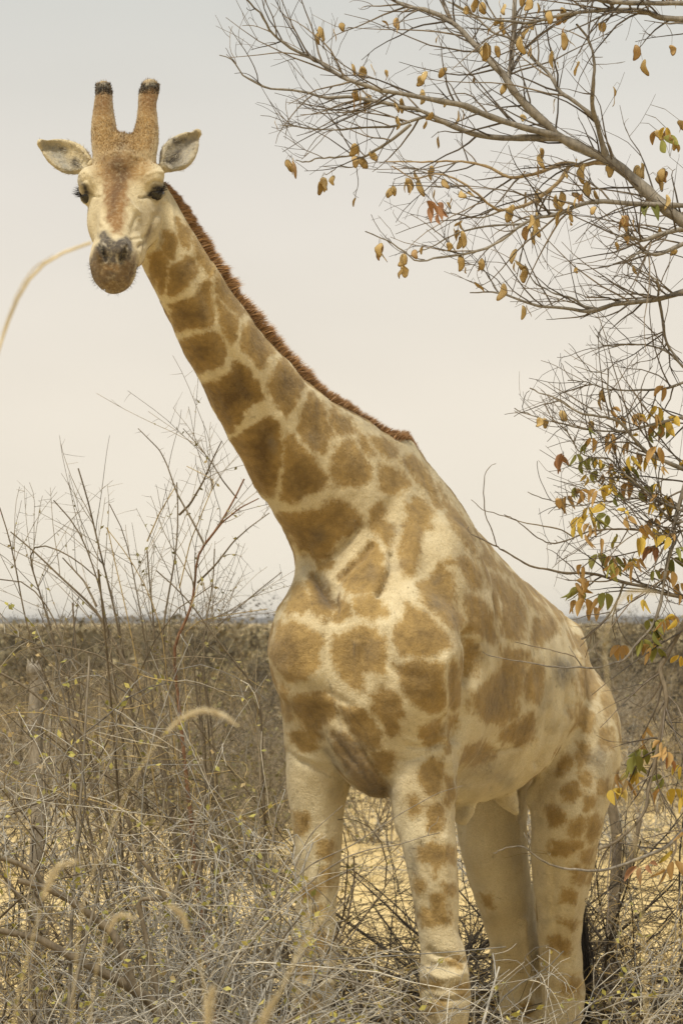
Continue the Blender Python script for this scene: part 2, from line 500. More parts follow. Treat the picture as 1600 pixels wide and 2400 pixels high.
# right fore
leg([(748, 1620, 12.10, 88, .17), (748, 1720, 12.1, 82, .16), (745, 1820, 12.1, 71, .145), (742, 1900, 12.1, 58, .125), (745, 2000, 12.1, 50, .11), (743, 2100, 12.1, 47, .10), (739, 2190, 12.1, 46, .088),
     (735, 2260, 12.1, 50, .085), (731, 2320, 12.1, 50, .085), (725, 2380, 12.1, 43, .075), (720, 2450, 12.12, 37, .06), (716, 2560, 12.12, 32, .05), (714, 2670, 12.12, 33, .052), (712, 2730, 12.1, 41, .062), (711, 2780, 12.06, 36, .055)])
# left hind
leg([(1318, 1570, 13.40, 46, .18), (1362, 1690, 13.36, 78, .23), (1354, 1800, 13.26, 86, .22), (1332, 1900, 13.2, 84, .19), (1322, 2000, 13.25, 72, .165), (1315, 2100, 13.33, 60, .14), (1312, 2200, 13.42, 48, .115),
     (1314, 2265, 13.47, 47, .105), (1318, 2325, 13.50, 51, .10), (1316, 2385, 13.48, 47, .085), (1312, 2450, 13.46, 38, .065), (1308, 2540, 13.45, 33, .05), (1306, 2600, 13.45, 34, .055), (1306, 2650, 13.42, 39, .06), (1306, 2690, 13.38, 35, .055)], k=.04)
# right hind
leg([(1200, 1620, 13.6, 60, .2), (1175, 1750, 13.55, 76, .22), (1152, 1880, 13.46, 80, .20), (1160, 2000, 13.46, 73, .17), (1180, 2100, 13.52, 63, .145), (1203, 2200, 13.6, 57, .12),
     (1215, 2265, 13.65, 54, .105), (1221, 2325, 13.68, 50, .10), (1222, 2385, 13.66, 45, .085), (1221, 2450, 13.64, 37, .065), (1219, 2530, 13.63, 32, .05), (1218, 2580, 13.63, 33, .055), (1217, 2630, 13.6, 38, .06), (1217, 2672, 13.57, 34, .055)], k=.04)
# Achilles tendons behind the hocks
tube([(*PW(1245, 2090, 13.66), .03, .05), (*PW(1262, 2190, 13.78), .02, .03), (*PW(1262, 2270, 13.80), .03, .03), (*PW(1255, 2310, 13.78), .035, .03)], GF, k=.04)
tube([(*PW(1345, 2120, 13.48), .03, .05), (*PW(1345, 2200, 13.58), .02, .03), (*PW(1346, 2280, 13.62), .03, .03)], GF, k=.03)
# rump, hip bones, flank fold
ell(B(1.55, .12, 2.08), GL, GF, UP, (.12, .24, .20), k=.07)
ell(B(1.55, -.15, 2.10), GL, GF, UP, (.13, .24, .20), k=.07)
ell(PW(1320, 1500, 13.42), GL, GF, UP, (.05, .09, .06), k=.08)
ell(PW(1378, 1700, 13.5), GL, GF, UP, (.09, .16, .20), k=.08)
tube([(*PW(1345, 1560, 13.16), .03, .05), (*PW(1322, 1680, 13.1), .025, .045), (*PW(1280, 1790, 13.1), .02, .045), (*PW(1248, 1870, 13.2), .02, .03)], GF, k=.05)
# elbow flap, sheath, teat-like fold
ell(PW(1066, 1755, 12.12), GL, GF, UP, (.028, .05, .085), k=.02)
tube([(*PW(1150, 1800, 13.0), .05, .06), (*PW(1175, 1850, 12.98), .052, .055), (*PW(1196, 1885, 12.95), .04, .04), (*PW(1205, 1900, 12.94), .02, .02)], GF, k=.03)
tube([(*PW(1090, 1850, 12.66), .05, .05), (*PW(1086, 1895, 12.64), .045, .04), (*PW(1080, 1918, 12.63), .03, .028)], GF, k=.02)
# --- head
loft(HO, hd, hx, hn, [(-.20, .00, -.10, .055), (-.16, .055, -.14, .092), (-.09, .095, -.18, .118), (-.02, .088, -.19, .120), (.05, .072, -.175, .104), (.13, .060, -.15, .083), (.21, .048, -.125, .069),
     (.28, .044, -.115, .064), (.335, .042, -.125, .066), (.38, .018, -.125, .064), (.41, -.02, -.11, .053), (.43, -.05, -.09, .03)], k=.025, egg=-.06, pw=2.3)
for sg in (-1, 1):
    ell(H(sg * .107, .045, -.015), hx, hn, hd, (.045, .040, .055), k=.03)             # brow
    ell(H(sg * .072, -.085, .065), hx, hn, hd, (.055, .085, .10), k=.04)              # cheek
    ell(H(sg * .055, -.10, .19), hx, hn, hd, (.032, .055, .09), k=.04)                # jaw bar
    ell(H(sg * .042 - .010, -.055, .335), hx, hn, hd, (.036, .070, .050), k=.03)              # upper lip pads
    ell(H(sg * .033, .024, .352), hx, hn, hd, (.026, .026, .034), k=.02)              # nostril rim
    ell(H(sg * .06, -.045, .27), hx, hn, hd, (.025, .03, .05), k=.03)
    ell(H(sg * .120, .000, .012), hx, hn, hd, (.038, .034, .036), k=.018)             # eyelids
ell(H(0, .088, -.075), hx, hn, hd, (.055, .040, .070), k=.03)                         # median bump
ell(H(-.010, -.092, .362), hx, hn, hd, (.054, .060, .050), k=.03)                          # chin / lips
ell(PW(291, 340, 11.33), hx, UP, GF, (.030, .042, .04), k=.02)
# ossicones
tube([(*PW(251, 366, 11.31), .05, .05), (*PW(246, 330, 11.34), .047, .044), (*PW(243, 290, 11.37), .043, .040), (*PW(243, 250, 11.39), .035, .034), (*PW(244, 225, 11.41), .031, .031), (*PW(243, 208, 11.42), .029, .029)], (0, 1, 0), k=.035)
tube([(*PW(333, 364, 11.29), .05, .05), (*PW(341, 330, 11.32), .047, .044), (*PW(345, 288, 11.35), .039, .038), (*PW(345, 252, 11.37), .033, .032), (*PW(348, 226, 11.39), .0345, .033), (*PW(353, 205, 11.40), .033, .031)], (0, 1, 0), k=.035)
# ears: leaf-shaped cups
def ear(base, tip, wide, normal, thick=.012):
    base, tip = np.array(base), np.array(tip)
    a = tip - base; L = np.linalg.norm(a); a = a / L
    nrm = np.array(normal, float); nrm -= a * a.dot(nrm); nrm /= np.linalg.norm(nrm)
    w = np.cross(a, nrm)
    t = [-.05, .1, .3, .5, .7, .85, 1.0]
    ww = [.34, .62, .94, 1.0, .86, .62, .28]
    rows = [(*(base + a * L * q - nrm * (.02 * (1 - (2 * q - 1) ** 2))), wide * x, .022 + .014 * x) for q, x in zip(t, ww)]
    tube(rows, nrm, k=.02, n=40)
    rows = [(*(base + a * L * q + nrm * (.020 - .018 * q)), max(wide * x - thick, .006), .030 + .006 * x) for q, x in zip(t[1:-1], ww[1:-1])]
    tube(rows, nrm, k=.012, n=40, sub=True)
EARN = [np.array([-.05, -.9, .15]), np.array([.12, -.95, .10])]
ear(PW(208, 386, 11.38), PW(97, 336, 11.44), .059, EARN[0])
ear(PW(388, 388, 11.34), PW(462, 312, 11.42), .058, EARN[1])
# carving: eye sockets, nostrils, mouth
for sg in (-1, 1):
    ell(H(sg * .138, .000, .020), hx, hn, hd, (.024, .017, .026), k=.010, sub=True)

def ray_surf(px, py, Y0=10.6):
    d = PW(px, py, 1.0) - np.array([0, 0, CAMH]); t = Y0
    for _ in range(60):
        s_ = gsdf((np.array([0, 0, CAMH]) + d * t)[None])[0]
        t += np.clip(s_, -.02, .05)
    return np.array([0, 0, CAMH]) + d * t
def gsdf(P):
    d = np.full(len(P), 1.0)
    pl, ph = P.min(0), P.max(0)
    for f, lo, hi, k, sub in PRIMS:
        if np.any(pl > hi + .12) or np.any(ph < lo - .12): continue
        m = np.all((P > lo - .12) & (P < hi + .12), axis=1)
        if not m.any(): continue
        e = f(P[m]); c = d[m]
        if sub:
            e = -e; h = np.clip(.5 - .5 * (c - e) / k, 0, 1)
            d[m] = c + (e - c) * h + k * h * (1 - h)
        else:
            h = np.clip(.5 + .5 * (c - e) / k, 0, 1)
            d[m] = c + (e - c) * h - k * h * (1 - h)
    return d

# nostrils (slanted slits) and lip line, cut where they lie on the muzzle
inw = np.array([0, .006, -.002])
CUTS = [([(235, 570), (239, 584), (245, 599), (249, 611)], [.005, .0095, .0095, .005]), ([(297, 575), (295, 585), (289, 600), (283, 613)], [.005, .0095, .0095, .005]),
        ([(207, 622), (213, 648), (226, 668), (246, 679)], [.003, .0045, .0045, .003]), ([(309, 628), (302, 654), (288, 671)], [.003, .004, .003])]
CUTP = [[(*(ray_surf(x, y) + (inw if k_ < 2 else 0)), r_, r_) for (x, y), r_ in zip(pl, rr)] for k_, (pl, rr) in enumerate(CUTS)]
for rows in CUTP: tube(rows, hn, k=.007, sub=True, n=24)
def surface_nets(sdf, lo, hi, vox, blk=8):
    n = np.ceil((hi - lo) / (vox * blk)).astype(int)
    dim = n * blk + 1
    G = np.full(dim, 0.5, np.float32)
    bc = np.stack(np.meshgrid(*[np.arange(k) for k in n], indexing='ij'), -1).reshape(-1, 3)
    cen = lo + (bc + .5) * vox * blk
    allb = sdf(cen)
    act = bc[np.abs(allb) < vox * blk * 1.05]
    for b, s in zip(bc[allb <= -vox * blk * 1.05], allb[allb <= -vox * blk * 1.05]):
        G[b[0] * blk:(b[0] + 1) * blk + 1, b[1] * blk:(b[1] + 1) * blk + 1, b[2] * blk:(b[2] + 1) * blk + 1] = -.5
    loc = np.stack(np.meshgrid(*[np.arange(blk + 1)] * 3, indexing='ij'), -1).reshape(-1, 3)
    key = (act // 4) @ np.array([1, 1000, 1000000])
    for kk in np.unique(key):
        A = act[key == kk]
        I = (A[:, None] * blk + loc[None]).reshape(-1, 3)
        G[I[:, 0], I[:, 1], I[:, 2]] = sdf(lo + I * vox)
    ins = G < 0
    c = np.zeros(np.array(dim) - 1, np.uint8)
    for dx in (0, 1):
        for dy in (0, 1):
            for dz in (0, 1):
                c += ins[dx:dim[0] - 1 + dx, dy:dim[1] - 1 + dy, dz:dim[2] - 1 + dz]
    cells = np.argwhere((c > 0) & (c < 8))
    vid = np.full(c.shape, -1, np.int64); vid[tuple(cells.T)] = np.arange(len(cells))
    acc = np.zeros((len(cells), 3)); cnt = np.zeros(len(cells))
    off = [(x, y, z) for x in (0, 1) for y in (0, 1) for z in (0, 1)]
    for i, p in enumerate(off):
        for j, q in enumerate(off):
            if j <= i or sum(abs(np.subtract(p, q))) != 1: continue
            a = G[tuple((cells + p).T)]; b = G[tuple((cells + q).T)]
            m = (a < 0) != (b < 0)
            t = a[m] / (a[m] - b[m])
            acc[m] += np.array(p) + t[:, None] * (np.array(q) - np.array(p)); cnt[m] += 1
    V = lo + (cells + acc / cnt[:, None]) * vox
    Q = []
    for ax in range(3):
        s0 = [slice(1, -1)] * 3; s0[ax] = slice(0, dim[ax] - 1)
        s1 = [slice(1, -1)] * 3; s1[ax] = slice(1, dim[ax])
        A, Bb = ins[tuple(s0)], ins[tuple(s1)]
        e = np.argwhere(A != Bb); fl = A[tuple(e.T)]
        off3 = np.ones(3, int); off3[ax] = 0
        e = e + off3
        u, v = (ax + 1) % 3, (ax + 2) % 3
        U = np.zeros(3, int); U[u] = 1; W = np.zeros(3, int); W[v] = 1
        q = np.stack([vid[tuple((e - U - W).T)], vid[tuple((e - W).T)], vid[tuple(e.T)], vid[tuple((e - U).T)]], 1)
        q[~fl] = q[~fl][:, ::-1]
        Q.append(q)
    return V, np.vstack(Q)

def grad(sdf, P, h=.002):
    g = np.empty_like(P)
    for i in range(3):
        d = np.zeros(3); d[i] = h
        g[:, i] = sdf(P + d) - sdf(P - d)
    return g / (np.linalg.norm(g, axis=1)[:, None] + 1e-9)
def project(sdf, P, it=2):
    for _ in range(it):
        P = P - grad(sdf, P) * np.clip(sdf(P), -.01, .01)[:, None]
    return P

lo = np.array([-1.13, 10.7, 0.06]); hi = np.array([1.35, 14.05, 4.35])
gV, gF = surface_nets(gsdf, lo, hi, 0.0082)
me0 = mesh_np('tmp', gV, gF, None)
bm = bmesh.new(); bm.from_mesh(me0); bm.verts.ensure_lookup_table(); bpy.data.meshes.remove(me0)
# refine the head
hc = H(0, .03, .08)
fl = (np.linalg.norm(gV - hc, axis=1) < .34).tolist()
ed = [e for e in bm.edges if fl[e.verts[0].index] and fl[e.verts[1].index]]
bmesh.ops.subdivide_edges(bm, edges=ed, cuts=1, use_grid_fill=True)
bmesh.ops.triangulate(bm, faces=[f for f in bm.faces if len(f.verts) != 4 and len(f.verts) != 3])
gme = bpy.data.meshes.new('body')
bm.to_mesh(gme); bm.free()
gV = np.empty(len(gme.vertices) * 3, np.float32); gme.vertices.foreach_get('co', gV); gV = gV.reshape(-1, 3).astype(float)
nearh = np.linalg.norm(gV - hc, axis=1) < .36
gV[nearh] = project(gsdf, gV[nearh], 1)
gme.vertices.foreach_set('co', gV.astype(np.float32).ravel()); gme.update()
gN = np.empty(len(gV) * 3, np.float32); gme.vertex_normals.foreach_get('vector', gN); gN = gN.reshape(-1, 3).astype(float)
# ------------------------------------------------------------------ coat: folds (relief) and patches (pigment)
Z1 = (50, 150, .31888); Z2 = (300, 400, .38265); Z3 = (500, 950, .38265); Z4 = (600, 1350, .35077); Z5 = (950, 1250, .35077); Z6 = (650, 1750, .5102)
Z7 = (0, 1000, .42092); Z8 = (0, 1600, .44643); W1 = (80, 180, .2551); W2 = (160, 400, .19133)
def zp(fr, pts): return np.array([(fr[0] + x * fr[2], fr[1] + y * fr[2]) for x, y in pts])
gpx = np.stack([800 + gV[:, 0] / gV[:, 1] * FOC, HOR + (CAMH - gV[:, 2]) / gV[:, 1] * FOC], 1)
view = gV - np.array([0, 0, CAMH]); view /= np.linalg.norm(view, axis=1)[:, None]
face = -(view * gN).sum(1)
def segdist(P, poly, closed=False):
    d = np.full(len(P), 1e9); n = len(poly)
    for i in range(n if closed else n - 1):
        a, b = poly[i], poly[(i + 1) % n]
        ab = b - a
        t = np.clip(((P - a) @ ab) / (ab @ ab + 1e-9), 0, 1)
        d = np.minimum(d, np.linalg.norm(P - a - t[:, None] * ab, axis=1))
    return d
def inside(P, poly):
    c = np.zeros(len(P), bool); n = len(poly)
    for i in range(n):
        a, b = poly[i], poly[(i + 1) % n]
        if a[1] == b[1]: continue
        c ^= ((a[1] > P[:, 1]) != (b[1] > P[:, 1])) & (P[:, 0] < (b[0] - a[0]) * (P[:, 1] - a[1]) / (b[1] - a[1]) + a[0])
    return c
# folds: frame, polyline, depth (m, + = groove), width px, Y max
FOLDS = [
 (Z3, [(540, 920), (600, 1010), (660, 1080), (720, 1200)], .022, 13, 12.4), (Z3, [(570, 900), (600, 950), (700, 940), (820, 840), (890, 740)], .010, 7, 12.4),
 (Z3, [(760, 1070), (860, 980), (960, 860)], .010, 7, 12.4), (Z3, [(1085, 900), (1080, 1010), (1010, 1165)], .014, 5, 12.4),
 (Z3, [(740, 1110), (740, 1300)], .012, 10, 12.4), (Z4, [(480, 320), (470, 500), (480, 760), (530, 900), (620, 1040), (740, 1200), (860, 1420)], .009, 13, 12.5),
 (Z4, [(520, 1050), (600, 1180), (720, 1330), (800, 1430)], .004, 9, 12.5), (Z4, [(430, 1080), (500, 1200), (600, 1300)], .005, 10, 12.5),
 (Z4, [(490, 780), (560, 830), (640, 860)], .006, 10, 12.5),
 (Z4, [(1420, 380), (1440, 560), (1420, 760), (1400, 930), (1340, 1080)], .022, 13, 12.9), (Z5, [(480, 740), (470, 900), (440, 980)], .014, 11, 13),
 (Z5, [(630, 900), (610, 1050), (600, 1120)], .005, 14, 13), (Z5, [(690, 930), (680, 1100)], .005, 12, 13), (Z5, [(900, 590), (890, 740)], .006, 12, 13.4),
 (Z5, [(1110, 1150), (1060, 1260), (960, 1420), (880, 1540)], .014, 9, 13.5), (Z5, [(1085, 580), (1140, 760), (1150, 950), (1120, 1110)], .010, 12, 13.8),
 (Z5, [(1080, 1220), (1000, 1400), (900, 1600)], -.008, 9, 13.5), (Z3, [(1110, 840), (1130, 1000)], .006, 14, 12.5), (Z3, [(1230, 800), (1200, 1000)], -.006, 14, 12.5),
 (Z6, [(1130, 800), (1140, 950), (1170, 1080)], -.010, 8, 99), (Z6, [(1190, 980), (1200, 1060), (1195, 1150)], .012, 8, 99), (Z6, [(1260, 990), (1330, 995)], .004, 5, 99),
 (Z6, [(670, 1110), (760, 1120), (860, 1110)], .004, 7, 12.3), (Z6, [(700, 1000), (760, 1010), (840, 1000)], .004, 7, 12.3), (Z6, [(790, 30), (800, 120), (815, 240)], -.006, 6, 12.4),
 (Z6, [(100, 60), (180, 110), (280, 130)], .005, 7, 12.4), (Z6, [(60, 20), (160, 60), (240, 120)], -.004, 7, 12.4),
 (Z6, [(650, 450), (680, 600), (690, 760)], .006, 9, 12.3), (Z6, [(760, 420), (770, 600), (765, 780)], -.006, 9, 12.3), (Z6, [(700, 930), (730, 960), (800, 965), (860, 985)], .008, 7, 12.3), (Z6, [(690, 1040), (770, 1060), (850, 1045)], -.007, 9, 12.3), (Z6, [(700, 1150), (780, 1165), (870, 1150)], .006, 6, 12.3),
 (Z6, [(130, 350), (150, 550), (140, 750)], .006, 9, 12.4), (Z6, [(220, 350), (225, 550), (210, 800)], -.005, 8, 12.4), (Z6, [(90, 960), (160, 985), (240, 970)], .006, 7, 12.4), (Z6, [(90, 1080), (160, 1100), (240, 1085)], -.005, 8, 12.4),
 (Z6, [(1260, 560), (1270, 750), (1290, 930)], .006, 9, 13.6), (Z6, [(1370, 520), (1360, 700), (1340, 900)], -.006, 9, 13.6), (Z6, [(1240, 1040), (1310, 1060), (1390, 1050)], .006, 7, 13.8), (Z6, [(1230, 1130), (1300, 1150), (1390, 1140)], -.005, 8, 13.8),
 (Z4, [(850, 560), (960, 640), (1100, 680)], .004, 16, 12.5), (Z4, [(1240, 560), (1255, 800), (1250, 1050), (1260, 1250)], -.007, 10, 12.5), (Z4, [(1010, 1130), (1120, 1140), (1240, 1120)], .006, 6, 12.5), (Z4, [(1000, 1080), (1100, 1100), (1230, 1080)], -.004, 6, 12.5),
 (Z4, [(200, 1160), (320, 1240), (480, 1290)], .005, 8, 12.5), (Z4, [(880, 1240), (1000, 1230), (1120, 1200)], .005, 7, 12.5), (Z4, [(140, 700), (260, 740), (420, 760)], .006, 16, 12.5), (Z4, [(680, 1180), (760, 1260), (830, 1360)], .003, 9, 12.5),
 (Z5, [(590, 1470), (700, 1450), (770, 1425)], .005, 5, 13.3), (Z5, [(1140, 1340), (1200, 1500), (1180, 1640)], .005, 18, 13.6), (Z5, [(1280, 1000), (1330, 1200), (1330, 1400)], .004, 20, 13.8), (Z5, [(940, 1600), (1000, 1480), (1080, 1340)], .008, 8, 13.5),
 (Z2, [(420, 560), (560, 1000), (700, 1250), (900, 1650), (1100, 2000)], .006, 15, 12.4), (Z2, [(300, 620), (450, 1000), (640, 1450), (800, 1800)], -.005, 26, 12.4), (Z3, [(1150, 560), (1230, 900), (1180, 1250)], -.008, 22, 12.6), (Z3, [(1060, 620), (1120, 900), (1060, 1180)], .006, 18, 12.6),
 (Z4, [(1330, 620), (1300, 900), (1190, 1100)], .007, 16, 12.6), (Z4, [(1050, 600), (1090, 800), (1060, 980)], -.010, 42, 12.6), (Z4, [(250, 430), (320, 650)], -.008, 40, 12.6), (Z4, [(650, 430), (710, 700)], -.008, 38, 12.6), (Z4, [(860, 400), (900, 650), (860, 760)], .006, 16, 12.6), (Z4, [(940, 300), (1060, 420), (1250, 520)], -.005, 26, 12.6),
 (Z5, [(340, 1650), (560, 1640), (800, 1500), (960, 1350)], .005, 14, 13.3), (Z5, [(1000, 720), (1060, 900), (1040, 1100), (960, 1290)], .006, 26, 13.5), (Z5, [(830, 780), (860, 1000), (830, 1200)], -.005, 24, 13.4),
 # face
 (W2, [(880, 320), (980, 320), (1030, 330)], .004, 3, 12), (W2, [(280, 310), (330, 325), (380, 320)], .004, 3, 12), (W2, [(720, 350), (780, 450), (850, 500), (870, 580)], -.006, 5, 12),
 (W2, [(430, 440), (410, 560), (420, 650)], -.005, 5, 12), (W2, [(850, 560), (790, 680), (790, 760)], .006, 7, 12), (W2, [(780, 840), (880, 830), (960, 800)], .004, 4, 12),
 (W2, [(880, 930), (960, 860), (1020, 700), (1060, 560)], .007, 6, 12), (W2, [(1110, 950), (1130, 800), (1190, 600), (1180, 420)], .005, 5, 12), (W2, [(1060, 920), (1100, 720), (1130, 500)], -.005, 5, 12), (W2, [(1280, 760), (1270, 560), (1230, 350)], -.004, 5, 12),
 (W1, [(650, 740), (700, 700), (790, 675), (870, 690), (930, 740)], -.004, 4, 12), (W1, [(820, 510), (810, 600), (800, 660)], .006, 7, 12),
 (W1, [(420, 900), (470, 880), (520, 930)], -.004, 4, 12), (W1, [(1050, 900), (1120, 870), (1200, 880)], -.004, 4, 12), (W1, [(430, 960), (480, 950), (530, 1020)], .004, 4, 12), (W1, [(1060, 990), (1120, 960), (1190, 975)], .005, 4, 12),
]
disp = np.zeros(len(gV))
for fr, pl, dep, wd, ymax in FOLDS:
    pl = catmull(zp(fr, pl), 14)
    lo2, hi2 = pl.min(0) - 4 * wd, pl.max(0) + 4 * wd
    m = np.all((gpx > lo2) & (gpx < hi2), 1) & (face > .05) & (gV[:, 1] < ymax)
    i = np.where(m)[0]
    q = gpx[i] + 3 * np.stack([vnoise(gV[i], 25, 3), vnoise(gV[i], 25, 4)], 1)
    dd = segdist(q, pl)
    disp[i] -= dep * (1.6 if ymax > 12 else 1.2) * np.exp(-(dd / wd) ** 2) * np.clip(face[i] * 3, 0, 1)
isbody = np.linalg.norm(gV - HO, axis=1) > .45
disp += np.where(isbody, .007 * vnoise(gV, 9, 11) + .0042 * vnoise(gV * np.array([1.2, 1.2, .6]), 22, 12) + .0012 * vnoise(gV, 50, 13), .0012 * vnoise(gV, 45, 14))
# ribs, faint, on the flank
gs = (gV - GO) @ (-GF); gu = (gV - GO) @ GL
rib = np.sin((gs + .12 * gV[:, 2]) * 2 * math.pi / .105) * np.exp(-((gs - .85) / .28) ** 2) * np.exp(-((gV[:, 2] - 2.1) / .30) ** 2)
disp += .0035 * rib * (np.abs(gu) > .18) * isbody
gV = gV + gN * disp[:, None]

